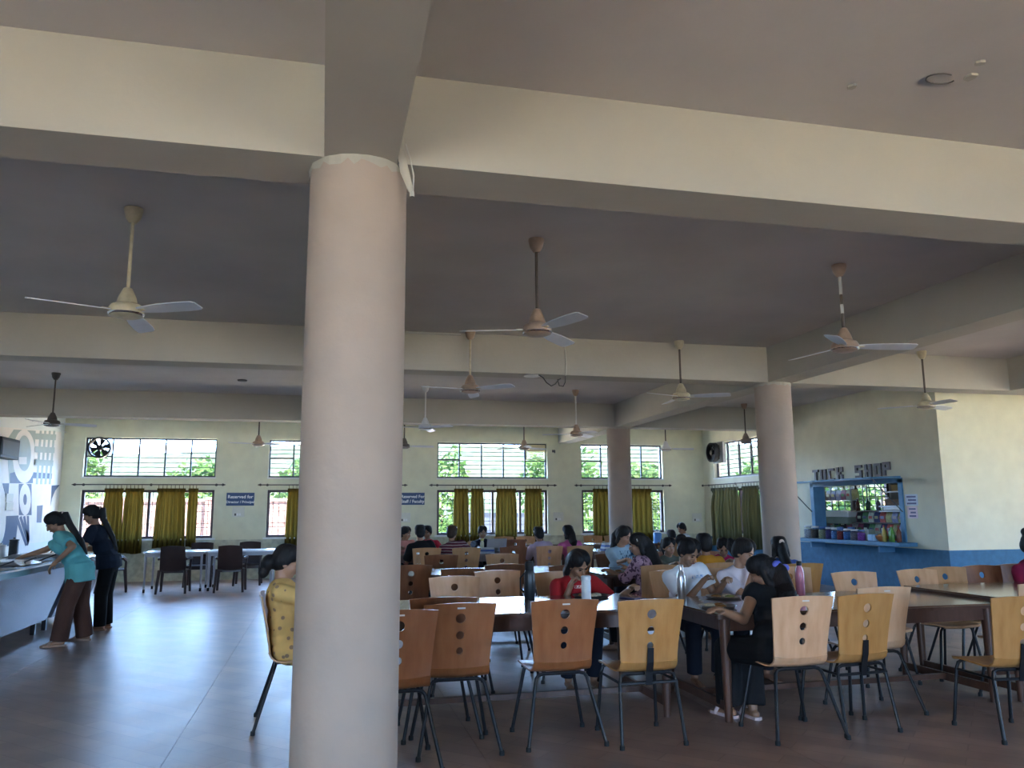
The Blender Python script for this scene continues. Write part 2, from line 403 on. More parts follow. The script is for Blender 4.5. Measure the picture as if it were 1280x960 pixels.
def curtain(loc, rz, w, z0, z1, label, folds=5, flare=1.0, m=None, seed=0, lean=0.):
    o = thing('curtain', label, 'curtain', loc, rz, 'olive window curtains')
    rr = random.Random(seed); nu, nv = folds*8+1, 22
    ph = [rr.uniform(-.5, .5) for _ in range(folds+1)]; am = [rr.uniform(.6, 1.2) for _ in range(folds+1)]
    vs = []
    H = z1-z0
    for j in range(nv):
        v_ = j/(nv-1); z = z1-v_*H
        pinch = 1-.10*math.exp(-((v_-.10)/.05)**2)
        ww = w*pinch*(1+(flare-1)*v_)
        for i in range(nu):
            u = i/(nu-1); f = u*folds; k = min(int(f), folds-1)
            a = am[k]*(1-(f-k))+am[k+1]*(f-k)
            amp = (.020+.042*min(1, v_*3))*a
            y = amp*math.sin(2*PI*f+ph[k]*math.sin(3*v_)) + .006*math.sin(13*u+9*v_)
            vs.append((w/2+(u-.5)*ww + .010*math.cos(4*PI*f)+lean*v_, y, z-loc[2] + (.012*math.sin(7*u) if j == nv-1 else 0)))
    mb = MB().add(vs, [(j*nu+i, j*nu+i+1, (j+1)*nu+i+1, (j+1)*nu+i) for j in range(nv-1) for i in range(nu-1)])
    mb.build('cloth', m or M_curt, o, True)
    hd = MB()
    vs2 = []
    for j, z in enumerate((z1+.0, z1-.075)):
        for i in range(nu):
            q = vs[i]; vs2.append((q[0], q[1]*.8-.006, z-loc[2]))
    hd.add(vs2, [(i, i+1, nu+i+1, nu+i) for i in range(nu-1)]).build('heading', m or M_curt, o, True)
    for k in range(folds):
        x = w*(k+.5)/folds
        MB().tube([(x, .012, z1-loc[2]-.01), (x, 0, z1-loc[2]+.075), (x, -.012, z1-loc[2]-.01)], .005, 5).build('tab', m or M_curt, o)
    return o
YC = YW-.10
def px_x(px, py=640): return atY(px, py, YC).x
def zpx(py, px): return atY(px, py, YC).z
RODZ = 2.065
for a, b, lb in ((95, 277, 'dark curtain rod over the leftmost low window'), (327, 505, 'dark curtain rod partly hidden by the near column'),
                 (541, 692, 'dark curtain rod over the central low window'), (722, 836, 'dark curtain rod behind the farthest column')):
    x0, x1 = px_x(a, 606), px_x(b, 606); rod((x0, YC, RODZ), 0, x1-x0, lb)
rod((XR-.10, 18.62, RODZ), -PI/2, 2.9, 'dark curtain rod on the side wall near the shop')
CZ = 1.985
cs = [(128, 152, .62, 5, 1.15, 'olive curtain farthest left at the leftmost low window'), (154, 178, .60, 5, 1.10, 'olive curtain second from left at the leftmost low window'),
      (194, 230, .70, 7, 1.12, 'widest olive curtain at the leftmost low window'), (233.5, 246, .72, 3, 1.0, 'narrow olive curtain at right end of leftmost low window'),
      (358, 377, .60, 4, 1.2, 'olive curtain just left of the near column'),
      (567, 585, .72, 4, 1.15, 'leftmost olive curtain of the central low window'), (588.5, 604, .72, 4, 1.1, 'second olive curtain from left at the central low window'),
      (620, 645, .70, 6, 1.08, 'broad third olive curtain of the central low window'), (656, 677, .70, 5, 1.1, 'rightmost olive curtain of the central low window'),
      (741, 762, .72, 4, 1.0, 'olive curtain just left of the farthest column'), (785, 815, .66, 5, 1.05, 'olive curtain just right of the farthest column')]
for i, (a, b, zb, fo, fl_, lb) in enumerate(cs):
    x0, x1 = px_x(a), px_x(b); curtain((x0, YC, CZ), 0, x1-x0, zb, CZ, lb, fo, fl_, seed=i)
curtain((XR-.10, 18.22, CZ), -PI/2, 1.36, .58, CZ, 'dark green curtain nearer the back corner at the side window', 9, 1.05, M_curt2, 40)
curtain((XR-.10, 16.72, CZ), -PI/2, .75, .58, CZ, 'dark green curtain half hidden behind the shop-side column', 6, 1.05, M_curt2, 41)
# ================================================================== outdoors, seen through the windows
M_brick = mat('boundary_brick', (.034, .019, .016), .9, spec=.0, scale=9, detail=10, col2=(.085, .058, .052))
M_leafA = mat('leaf_green', (.020, .040, .010), .8, spec=.05, var=.3, scale=2, trans=.35)
M_leafB = mat('leaf_pale', (.028, .048, .015), .8, spec=.05, var=.3, scale=2, trans=.35)
M_bark = mat('bark', (.13, .09, .06), .9, var=.3)
bw = thing('boundary_wall', 'low red brick boundary wall outside the left back windows', 'wall', (0, 0, 0))
boxobj('brick_body', (-16, 30, -.25), (2.2, 30.25, 1.85), M_brick, bw)
boxobj('coping', (-16.1, 29.95, 1.85), (2.3, 30.3, 1.95), mat('coping', (.10, .08, .07), .8), bw)
for k in range(7): boxobj('pier', (-16+k*3, 29.88, -.25), (-15.6+k*3, 30.3, 2.0), M_brick, bw)
def leaf_crown(name, n, rx, rz, m, seed, s=.22):
    rr = random.Random(seed); mb = MB()
    for _ in range(n):
        d = Vector((rr.gauss(0, 1), rr.gauss(0, 1), rr.gauss(0, 1))).normalized()
        q = rr.uniform(.55, 1.0)*(1+.18*math.sin(5*d.x+seed)*math.cos(4*d.z))
        c = Vector((d.x*rx*q, d.y*rx*q, d.z*rz*q))
        u = Vector((rr.gauss(0, 1), rr.gauss(0, 1), rr.gauss(0, .6))).normalized()*s*rr.uniform(.6, 1.2)
        w = u.cross(Vector((rr.gauss(0, 1), rr.gauss(0, 1), rr.gauss(0, 1)))).normalized()*s*.45
        mb.add([c-u, c+w, c+u, c-w], [(0, 1, 2, 3)])
    return mb.mesh(name, m)
crowns = [leaf_crown('crown', 1500, 2.2, 2.0, M_leafA, 1), leaf_crown('crown', 1500, 2.6, 1.9, M_leafB, 2, .26), leaf_crown('crown', 1200, 1.8, 2.4, M_leafA, 3)]
trk = MB().tube([(0, 0, -.3), (.05, 0, 1.0), (-.05, .1, 2.4)], [.16, .12, .06], 8).mesh('trunk', M_bark, True)
words = ['outermost left', 'second from left', 'third from left', 'fourth from left', 'fifth from left', 'sixth from left', 'seventh from left', 'eighth from left', 'ninth from left', 'tenth from left', 'outermost right']
rt = random.Random(5)
for i in range(11):
    x = -22+i*5.6+rt.uniform(-.1, .1); y = 38+(i % 2)*3.0
    t = thing('leafy_tree', 'leafy green tree beyond the back windows, %s in its row' % words[i], 'tree', (x, y, -.25), rt.uniform(0, 6), 'trees behind the hall')
    link('trunk', trk, t); c = link('crown', crowns[i % 3], t, (0, 0, 2.7+rt.uniform(-.3, .4)))
for i, (x, y) in enumerate(((18.5, 13.5), (18.5, 18.5), (19, 24))):
    t = thing('leafy_tree', 'leafy green tree outside the side window, %s' % ('nearest', 'middle one', 'farthest')[i], 'tree', (x, y, -.25), i, 'trees beside the hall')
    link('trunk', trk, t); link('crown', crowns[i], t, (0, 0, 2.6))
# low green hedge bushes below the trees, right of the brick wall
hb = leaf_crown('foliage', 900, 1.4, .8, M_leafA, 9, .16)
for i in range(6):
    o = link('hedge_bush', hb, None, (4.5+i*3.6, 33.5+(i % 2)*.5, .35), i)
    tag(o, 'low green bush outside, %s right of the brick wall' % ('first', 'second', 'third', 'fourth', 'fifth', 'sixth')[i], 'bush', 'hedge bushes')
boxobj('path', (2.5, 21, -.26), (22, 31, -.235), mat('path_concrete', (.12, .10, .09), .9)); struct(bpy.data.objects['path'])
# parked dark grey van
cr = thing('parked_van', 'dark blue-grey van parked outside the central window', 'van', (6.5, 26.5, -.25))
Mv = mat('van_paint', (.011, .014, .019), .6, var=.05, spec=.03); Mvw = mat('van_glass', (.02, .024, .03), .6, spec=.05)
prof = [(-1.9, .35), (1.9, .35), (1.95, .9), (1.6, 1.0), (1.15, 1.62), (-1.8, 1.66), (-1.92, 1.0)]
MX = Matrix(((1,0,0,0),(0,0,-1,.8),(0,1,0,0),(0,0,0,1)))
MB().prism(prof, 1.6, MX).build('body', Mv, cr)
for x0, x1 in ((-1.6, -.7), (-.6, .35), (.45, 1.25)):
    MB().prism([(x0, 1.08), (x1+(.1 if x1 > 1 else 0), 1.08), (x1-(.15 if x1 > 1 else 0), 1.5), (x0, 1.5)], .01, Matrix(((1,0,0,0),(0,0,-1,-.795),(0,1,0,0),(0,0,0,1)))).build('side_window', Mvw, cr)
for x in (-1.2, 1.2):
    for y in (-.8, .66): MB().lathe([(.2, 0), (.32, .01), (.33, .07), (.32, .14), (.2, .15)], (x, y+.15, .33), 20, Matrix.Rotation(PI/2, 3, 'X')).build('wheel', M_black, cr, True)
for x in (-1.9, 1.92): boxobj('bumper', (x-.06, -.75, .38), (x+.06, .75, .55), M_grey, cr)
# ================================================================== ceiling fans
M_fanA = mat('fan_cream', (.52, .45, .30), .45, var=.12, scale=20)
M_fanB = mat('fan_brown', (.36, .25, .18), .4, var=.15, scale=20)
M_fanW = mat('fan_white', (.62, .62, .60), .35, var=.06)
M_blade = mat('fan_blade', (.60, .62, .66), .28, var=.06, spec=.6)
M_rodb = mat('rod_brown', (.07, .055, .045), .5, var=.2)
M_chr = mat('chrome', (.8, .8, .8), .12, 1.0)
def fan_blade_mesh():
    st = [(.10, .030, .10), (.17, .045, .09), (.30, .058, .06), (.48, .062, .03), (.58, .056, .012), (.60, .040, .01)]
    vs = []
    for r_, hw, tw in st:
        for s_, th in ((-1, .003), (1, .003), (1, -.003), (-1, -.003)):
            vs.append((r_, s_*hw, th + s_*hw*-.22 - .02*(r_-.1)))
    L = len(st)
    f = [(i*4+k, i*4+(k+1) % 4, (i+1)*4+(k+1) % 4, (i+1)*4+k) for i in range(L-1) for k in range(4)] + [(3, 2, 1, 0), tuple((L-1)*4+k for k in range(4))]
    return MB().add(vs, f).mesh('blade', M_blade)
BLADE = fan_blade_mesh()
IRON = MB().box((.07, -.018, -.006), (.16, .018, .004)).mesh('blade_iron', M_fanA)
def ceiling_fan(x, y, zm, ang, label, body, rodm, scale=1.0, stripe=False):
    o = thing('ceiling_fan', label, 'ceiling fan', (x, y, ZC), 0, 'ceiling fans')
    d = zm-ZC
    MB().lathe([(.010, 0), (.062, -.004), (.064, -.02), (.05, -.075), (.026, -.11), (.018, -.112)], n=20).build('canopy', body, o, True)
    MB().tube([(0, 0, -.10), (0, 0, d+.15)], .0125, 10).build('downrod', rodm, o, True)
    if stripe:
        for a, b in ((.11, .27), (.36, .44)): MB().tube([(0, 0, -a), (0, 0, -b)], .0135, 10).build('rod_sleeve', M_fanW, o, True)
    MB().lathe([(.018, .17), (.028, .165), (.058, .10), (.068, .06), (.06, .055)], (0, 0, d), 20).build('bell_cover', body, o, True)
    mo = MB().lathe([(.05, .062), (.098, .045), (.112, .022), (.114, -.012), (.105, -.03), (.07, -.042), (.02, -.046)], (0, 0, d), 28).build('motor_housing', body, o, True)
    MB().lathe([(.1135, -.012), (.117, -.016), (.112, -.026), (.108, -.028)], (0, 0, d), 28).build('trim_ring', M_chr, mo, True)
    for k in range(3):
        a = ang+k*2*PI/3
        b = link('blade', BLADE, o, (0, 0, d+.004), a); link('blade_iron', IRON, b)
    return o
def fan_ang(cx, cy, tip, z):
    t = atZ(tip[0], tip[1], z); return math.atan2(t.y-cy, t.x-cx)
fans = [(-1.35, 5.75, 2.82, (8, 367), 'cream ceiling fan with long blades left of the near column', M_fanA, M_fanA, 0),
        (1.58, 5.75, 2.83, (577, 413), 'brown ceiling fan with dark rod just right of the near column', M_fanB, M_rodb, 0),
        (4.35, 5.82, 2.83, (1118, 433), 'ceiling fan with striped brown and white rod, nearest on the right', M_fanB, M_rodb, 1),
        (4.34, 9.02, 2.85, (805, 490), 'ceiling fan hanging close to the beam left of the shop-side column', M_fanA, M_rodb, 0),
        (7.88, 8.95, 2.82, (1085, 511), 'ceiling fan above the shop corner at far right', M_fanA, M_rodb, 0),
        (1.65, 9.0, 2.86, (652, 480), 'ceiling fan with spread blades below the wired beam in the middle', M_fanB, M_fanA, 0),
        (-3.99, 13.1, 2.79, (25, 522), 'ceiling fan near the painted mural at far left', M_rodb, M_rodb, 0),
        (1.66, 13.25, 2.85, (582, 530), 'white ceiling fan just behind the spread-blade fan in the middle', M_fanW, M_fanW, 0),
        (4.32, 13.2, 2.78, (684, 543), 'ceiling fan left of the farthest column', M_fanB, M_fanW, 0),
        (-1.22, 15.85, 2.75, (290, 553), 'small distant ceiling fan right of the leftmost high window', M_fanB, M_rodb, 0),
        (1.58, 15.96, 2.75, (545, 558), 'distant dark ceiling fan half hidden by the near column edge', M_rodb, M_rodb, 0),
        (4.07, 15.95, 2.75, (625, 561), 'distant ceiling fan in front of the central high window', M_fanB, M_rodb, 0),
        (7.17, 15.75, 2.75, (872, 561), 'distant ceiling fan right of the farthest column', M_fanW, M_rodb, 0),
        (8.25, 14.3, 2.80, (888, 548), 'ceiling fan mostly hidden behind the shop-side column', M_fanB, M_rodb, 0)]
for x, y, z, tip, lb, bd, rm, st in fans: ceiling_fan(x, y, z, fan_ang(x, y, tip, z), lb, bd, rm, stripe=bool(st))
# ================================================================== wiring and marks on the beams
M_wire = mat('wire_pale', (.45, .44, .40), .6); M_wired = mat('wire_dark', (.09, .085, .08), .6)
YB2 = BY[2]-.012
def wire(name, label, pts, r, m): return tag(MB().tube(pts, r, 6).build(name, m, None, True), label, 'wire')
q = lambda px, py: atY(px, py, YB2)
wire('conduit_pipe', 'thin conduit along the top of the middle beam', [q(507, 415.5), q(540, 417), q(576, 418.5)], .012, M_wire)
pts = [q(690, 424), q(700, 426), q(705, 431), q(706.5, 440), q(707.5, 455), q(707, 469)]
wire('beam_wire', 'pale wire running down the face of the middle beam', pts, .010, M_wire)
pts = [q(657, 471)]
for px, py in ((664, 467.5), (674, 468), (679, 471), (683, 477), (689, 481.5), (694, 479), (698, 474), (701, 472)): pts.append(atY(px, py, BY[2]+.05))
wire('dangling_wire', 'dark loose wire looping below the middle beam', [p+Vector((0, 0, -.01)) for p in pts[1:]], .007, M_wired)
pts = [atY(px, py, BY[2]+.06) for px, py in ((697, 474), (699, 482), (704, 483), (706.5, 478), (707, 470))]
wire('wire_loop', 'small hanging wire loop at the foot of the beam wire', pts, .006, M_wired)
# flat ceiling discs (old rose plates) under the slab
for (px, py, r_, lb) in ((663, 470.5, .10, 'round white plate under the middle beam beside dangling wire'),):
    c = atZ(px, py, ZB); tag(MB().lathe([(r_, -.012), (r_, 0)], (c.x, BY[2]+.12, ZB), 24).build('round_plate', M_fanW, None, True), lb, 'plate')
for (px, py, lb) in ((303, 475, 'dark round ceiling rose behind the beam at left'), (812, 471, 'x'), (696, 501, 'y')):
    if len(lb) < 3: continue
    c = atZ(px, py, ZC); tag(MB().lathe([(.07, -.02), (.08, 0)], (c.x, c.y, ZC), 16).build('ceiling_rose', M_wired, None, True), lb, 'ceiling rose')
# wire bundle at the capital of the near column, torn tape hanging down
wb_ = thing('wire_bundle', 'torn cable bundle hanging beside the top of the near column', 'cable')
Yq = 3.585
MB().tube([atY(504, 172, Yq), atY(501, 190, Yq), atY(506, 215, Yq), atY(514, 240, Yq)], [.004, .018, .022, .012], 8, flat=.4).build('tape', M_beam, wb_, True)
MB().tube([atY(507, 180, Yq-.01), atY(513, 200, Yq-.02), atY(517, 220, Yq-.01), atY(516, 243, Yq)], .004, 6).build('cable', M_wire, wb_, True)
MB().tube([atY(515, 240, Yq), atY(515, 246, Yq)], .012, 8).build('end_cap', M_wire, wb_, True)
MB().tube([atY(500, 180, Yq+.01), atY(500, 205, Yq+.01), atY(508, 225, Yq+.01)], [.004, .014, .004], 6).build('dark_cable', M_wired, wb_, True)
# hook and plaster flakes on the near ceiling
c = atZ(1176, 99, ZC-.01)
hk = MB(); hk.tube([(c.x+.06*math.cos(t)*1.3, c.y+.045*math.sin(t), ZC-.008) for t in [k*2*PI/20 for k in range(17)]], .004, 6)
tag(hk.build('ceiling_hook', M_wired, None, True), 'curled wire hook on the ceiling near the top right', 'hook')
rk = random.Random(3)
for (px, py, lb) in ((1212, 95, 'largest loose plaster flake beside the ceiling hook'), (1225, 77, 'small plaster flake above the ceiling hook'), (1065, 107, 'thin plaster flake left of the ceiling hook')):
    c = atZ(px, py, ZC); s = .04 if 'largest' in lb else .025
    poly = [(s*(.6+.5*rk.random())*math.cos(a*1.05), s*(.6+.5*rk.random())*math.sin(a*1.05)) for a in range(6)]
    tag(MB().prism(poly, .012, Matrix.Translation((c.x, c.y, ZC-.012))).build('plaster_flake', M_beam), lb, 'plaster')
# ================================================================== signs and switch boards
M_sign = mat('sign_blue', (.022, .06, .15), .45, var=.08); M_white = mat('plain_white', (.80, .80, .78), .5, var=.03)
def text(body, size, loc, rot, m, parent, depth=.003, align='CENTER', name='lettering', space=1.0):
    cu = bpy.data.curves.new(name, 'FONT'); cu.body = body; cu.size = size; cu.extrude = depth/2; cu.align_x = align; cu.align_y = 'CENTER'; cu.offset = size*.02
    cu.resolution_u = 3; cu.space_character = space
    t = bpy.data.objects.new(name, cu); COL.objects.link(t)
    dg = bpy.context.evaluated_depsgraph_get(); me = bpy.data.meshes.new_from_object(t.evaluated_get(dg)); bpy.data.objects.remove(t); bpy.data.curves.remove(cu)
    me.materials.clear(); me.materials.append(m)
    o = link(name, me, parent, loc); o.rotation_euler = rot; return o
def wall_sign(a, b, lines, label):
    p0, p1 = atY(*a, YW), atY(*b, YW); w, h = p1.x-p0.x, p0.z-p1.z
    o = thing('wall_sign', label, 'sign', (p0.x, YW, p1.z))
    boxobj('board', (0, -.02, 0), (w, -.002, h), M_sign, o)
    for i, s in enumerate(lines): text(s, h*(.36 if len(s) < 16 else .27), (w/2, -.022, h*(.68-.40*i)), (PI/2, 0, 0), M_white, o)
wall_sign((283.5, 616), (317.5, 632), ['Reserved for', 'Director / Principal'], 'blue reserved sign with white lettering left of the near column')
wall_sign((501, 616), (530.5, 631), ['Reserved For', 'Staff / Faculty'], 'blue reserved sign for staff right of the near column')
def switchboard(px, py, label):
    c = atY(px, py, YW)
    o = thing('switch_board', label, 'switch', (c.x, YW, c.z))
    bevelbox((-.13, -.02, -.11), (.13, -.001, .11), .005).build('plate', mat('switch_plate', (.66, .66, .56), .5), o)
    for k in range(3): boxobj('rocker', (-.08+k*.05, -.026, -.08), (-.045+k*.05, -.018, -.03), M_white if k else M_wired, o)
for px, py, lb in ((298, 640, 'pale switch board below the left reserved sign'), (506, 647, 'pale switch board below the staff sign'),
                   (698, 646, 'pale switch board right of the central window'), (871, 647, 'pale switch board near the back right corner')): switchboard(px, py, lb)
c = atY(692, 564, YW)
o = thing('wall_hook', 'small dark bracket on the back wall by the central high window', 'bracket', (c.x, YW, c.z))
MB().tube([(0, 0, 0), (0, -.08, 0), (0, -.10, -.05)], .015, 6).build('arm', M_wired, o, True); boxobj('plate', (-.04, -.015, -.03), (.04, 0, .03), M_wired, o)
# wall-mounted goose neck fitting on the mural wall
g = thing('wall_lamp', 'dark gooseneck wall fitting above the mural near the corner', 'wall lamp')
p = [atX(40, 526, XL+.01), atX(62, 532, XL+.01), atX(84, 541, XL+.02)]
a0 = p[2]
MB().tube([p[0]+Vector((.015, 0, 0)), p[1]+Vector((.015, 0, 0)), a0], .015, 8).build('pipe', M_white, g, True)
MB().tube([a0, a0+Vector((.12, 0, .03)), a0+Vector((.24, 0, -.02)), a0+Vector((.32, 0, -.14))], .022, 8).build('arm', M_wired, g, True)
MB().lathe([(.03, .06), (.05, 0), (.06, -.06)], a0+Vector((.32, 0, -.18)), 14).build('shade', M_wired, g, True)
# ================================================================== mural on the left wall
M_mw = mat('mural_white', (.88, .83, .76), .6, var=.03); M_ms = mat('mural_sage', (.40, .47, .44), .6, var=.05); M_md = mat('mural_slate', (.075, .115, .20), .6, var=.06)
mu = thing('wall_mural', 'painted mural of white, sage and slate blue geometric shapes', 'mural')
XM = XL
def mp_(cx, cy): w = atX(cx/6.4, 540+cy/6.4, XM); return (w.y, w.z)
def flat(name, pts, lift, m):
    n = len(pts); mb = MB()
    mb.add([(XM+.0005, y, z) for y, z in pts] + [(XM+lift, y, z) for y, z in pts], [tuple(range(n)), tuple(range(2*n-1, n-1, -1))] + [(i, (i+1) % n, n+(i+1) % n, n+i) for i in range(n)])
    return mb.build(name, m, mu)
def rect(a, b, c, d): return [mp_(a, b), mp_(c, b), mp_(c, d), mp_(a, d)]
def ell(c, rx, ry, n=40, a0=0, a1=2*PI): return [mp_(c[0]+rx*math.cos(a0+(a1-a0)*k/n), c[1]+ry*math.sin(a0+(a1-a0)*k/n)) for k in range(n)]
flat('white_ground', [mp_(-220, -60), mp_(490, 0), mp_(490, 860), mp_(-220, 950)], .001, M_mw)
flat('sage_panel', [mp_(50, 70), mp_(110, -20), mp_(285, -10), mp_(262, 410), mp_(75, 410)], .002, M_ms)
flat('slate_corner', [mp_(262, 280), mp_(262, 410), mp_(80, 410), mp_(80, 330)], .0025, M_md)
flat('ring_outer', ell((192, 195), 92, 215), .003, M_mw); flat('ring_inner', ell((192, 170), 54, 142), .004, M_ms)
flat('ring_tag', rect(150, 200, 212, 258), .005, M_mw)
for k in range(4): flat('lattice_bar', [mp_(280-k*5, 10+k*104), mp_(448-k*11, 20+k*104), mp_(445-k*11, 66+k*103), mp_(278-k*5, 58+k*104)], .003, M_ms if k < 3 else M_md)
for k in range(4): flat('lattice_post', [mp_(322+k*36-4, -10), mp_(338+k*36-4, -10), mp_(306+k*34-4, 418), mp_(290+k*34-4, 418)], .0035, M_ms)
flat('slate_square', rect(150, 415, 252, 665), .002, M_md)
flat('small_ring', ell((200, 540), 46, 126), .003, M_mw); flat('small_ring_eye', ell((199, 540), 14, 44), .004, M_md)
for k in range(4):
    x = 128+k*30
    flat('stripe', [mp_(x-4, 670+max(0, 3-k)*8), mp_(x+12, 670), mp_(min(x+90, 236), 905 if x+90 < 236 else 860), mp_(min(x+74, 222), 912)], .003, M_md)
flat('slate_sail', [mp_(48, 672), mp_(148, 668), mp_(122, 905), mp_(0, 922), mp_(-10, 900)]+[mp_(-10+58*math.sin(t*PI/2/6), 900-228*(1-math.cos(t*PI/2/6))) for t in range(1, 6)], .002, M_md)
flat('slate_block', [mp_(295, 590), mp_(342, 585), mp_(330, 725), mp_(292, 725)], .003, M_md)
flat('slate_fin', [mp_(412, 428), mp_(476, 424), mp_(440, 470), mp_(415, 530), mp_(404, 590)], .003, M_md)
flat('slate_wedge', [mp_(18, 410), mp_(72, 410), mp_(66, 500), mp_(48, 560), mp_(36, 480)], .003, M_md)
sk = thing('wall_speaker', 'black speaker box on the mural wall at left edge', 'speaker')
p0, p1 = atX(-14, 545, XM), atX(7.5, 575, XM)
bevelbox((XM+.01, p0.y, p1.z), (XM+.2, p1.y, p0.z), .01).build('cabinet', M_black, sk)
boxobj('grille', (XM+.2, p0.y+.05, p1.z+.05), (XM+.208, p1.y-.03, p0.z-.05), M_wired, sk)
for i, cy in enumerate((525, 595)):
    cc = mp_(70, cy); o = tag(bevelbox((XM+.003, cc[0]-.16, cc[1]-.07), (XM+.02, cc[0]+.16, cc[1]+.07), .004).build('socket_plate', mat('switch_plate', (.66, .66, .56), .5)), ('upper' if i == 0 else 'lower')+' pale socket plate on the mural', 'socket')
# ================================================================== tuck shop hatch
M_blue = mat('hatch_blue', (.09, .24, .40), .5, var=.12, scale=8)
Y0, Y1, Z0, Z1 = SHOP
h = thing('shop_hatch', 'blue hatch frame with raised awning flap under TUCK SHOP letters', 'hatch')
for nm, a, b in (('jamb', (XR-.03, Y0-.02, Z0+.036), (XR+.22, Y0+.07, Z1)), ('jamb', (XR-.03, Y1-.07, Z0+.036), (XR+.22, Y1+.04, Z1)), ('lintel', (XR-.03, Y0-.02, Z1-.06), (XR+.22, Y1+.04, Z1+.02))): boxobj(nm, a, b, M_blue, h)
hs = thing('hatch_counter', 'blue wooden counter shelf jutting out below the shop hatch', 'counter')
bevelbox((XR-.36, Y0-.25, Z0-.03), (XR+.24, Y1+.25, Z0+.035), .01).build('shelf_board', M_blue, hs)
boxobj('shelf_bracket', (XR-.30, Y0+.3, Z0-.14), (XR, Y0+.34, Z0-.03), M_blue, hs); boxobj('shelf_bracket', (XR-.30, Y1-.3, Z0-.14), (XR, Y1-.26, Z0-.03), M_blue, hs)
fl2 = MB(); fl2.add([(XR-.03, Y0-.02, Z1+.02), (XR-.03, Y1+.04, Z1+.02), (XR-.62, Y1+.04, Z1+.0), (XR-.62, Y0-.02, Z1+.0), (XR-.03, Y0-.02, Z1+.05), (XR-.03, Y1+.04, Z1+.05), (XR-.62, Y1+.04, Z1+.03), (XR-.62, Y0-.02, Z1+.03)],
        [(0,1,2,3), (7,6,5,4), (0,1,5,4), (1,2,6,5), (2,3,7,6), (3,0,4,7)]).build('awning_flap', M_blue, h)
for y in (Y0, Y1+.02): MB().tube([(XR-.58, y, Z1), (XR-.03, y, Z1-.55)], .010, 6).build('stay_rod', M_wired, h)
# block letters
FONT = {'T': ['###', '.#.', '.#.', '.#.', '.#.'], 'U': ['#.#', '#.#', '#.#', '#.#', '###'], 'C': ['###', '#..', '#..', '#..', '###'], 'K': ['#.#', '#.#', '##.', '#.#', '#.#'],
        'S': ['###', '#..', '###', '..#', '###'], 'H': ['#.#', '#.#', '###', '#.#', '#.#'], 'O': ['###', '#.#', '#.#', '#.#', '###'], 'P': ['###', '#.#', '###', '#..', '#..']}
M_let = mat('letter_dark', (.10, .075, .075), .5, var=.3, scale=30)
M_led = mat('letter_edge', (.36, .30, .30), .5)
sg = thing('shop_lettering', 'raised dark block letters reading TUCK SHOP above the hatch', 'lettering')
ltr = [('T', 1016.5, 598), ('U', 1026, 597.5), ('C', 1036, 596.5), ('K', 1046.5, 595), ('S', 1070, 593), ('H', 1082, 592), ('O', 1094, 591), ('P', 1105, 589.5)]
ltr = [(c_, x_+3.5, y_) for c_, x_, y_ in ltr]
for ch, px, py in ltr:
    c = atX(px, py, XR-.02)+Vector((0, 0, .05)); cw = .060; chh = .047
    mb = MB()
    for j, row in enumerate(FONT[ch]):
        for i, k in enumerate(row):
            if k == '#':
                y = c.y-(i-1)*cw; z = c.z+(2-j)*chh
                mb.box((XR-.035, y-cw/2, z-chh/2), (XR-.001, y+cw/2, z+chh/2))
    lo = mb.build('letter', M_let, sg); lo['label'] = 'block letter '+ch
# notice papers beside the hatch
for (a, b, m, lb, rows) in (((1131, 618), (1148, 632), mat('paper_blue', (.62, .70, .80), .6), 'pale blue notice sheet taped right of the hatch, upper one', 3), ((1134, 633), (1148, 648), mat('paper_pink', (.74, .62, .68), .6), 'pinkish notice sheet taped right of the hatch, lower one', 3)):
    p0, p1 = atX(*a, XR), atX(*b, XR)
    o = thing('notice_sheet', lb, 'notice'); boxobj('paper', (XR-.004, p1.y, p1.z), (XR-.001, p0.y, p0.z), m, o)
    hh = p0.z-p1.z
    for k in range(rows): boxobj('text_line', (XR-.0048, p1.y+.04, p0.z-hh*(k+.75)/(rows+.4)-.014), (XR-.004, p0.y-.04-.03*(k % 2), p0.z-hh*(k+.75)/(rows+.4)+.014), mat('ink', (.12, .13, .25), .6), o)
# window grille at the back of the shop
gw = struct(empty('window_%d' % (wn+1), (10.2, 15.2, 1.32), 0)); gw['label'] = 'barred window at the back of the shop'
mb = MB()
for a, b in (((0, .06, 0), (2.05, .14, .05)), ((0, .06, .75), (2.05, .14, .80)), ((0, .06, 0), (.05, .14, .80)), ((2.0, .06, 0), (2.05, .14, .80)), ((1.12, .06, 0), (1.26, .14, .80))): mb.box(a, b)
mb.build('frame', M_frame2, gw)
for k in range(1, 13): boxobj('grille_rod', (k*.158-.009, .10, .05), (k*.158+.009, .12, .75), M_bar, gw)
for k in range(1, 4): boxobj('grille_bar', (.05, .08, k*.2-.009), (2.0, .10, k*.2+.009), M_bar, gw)
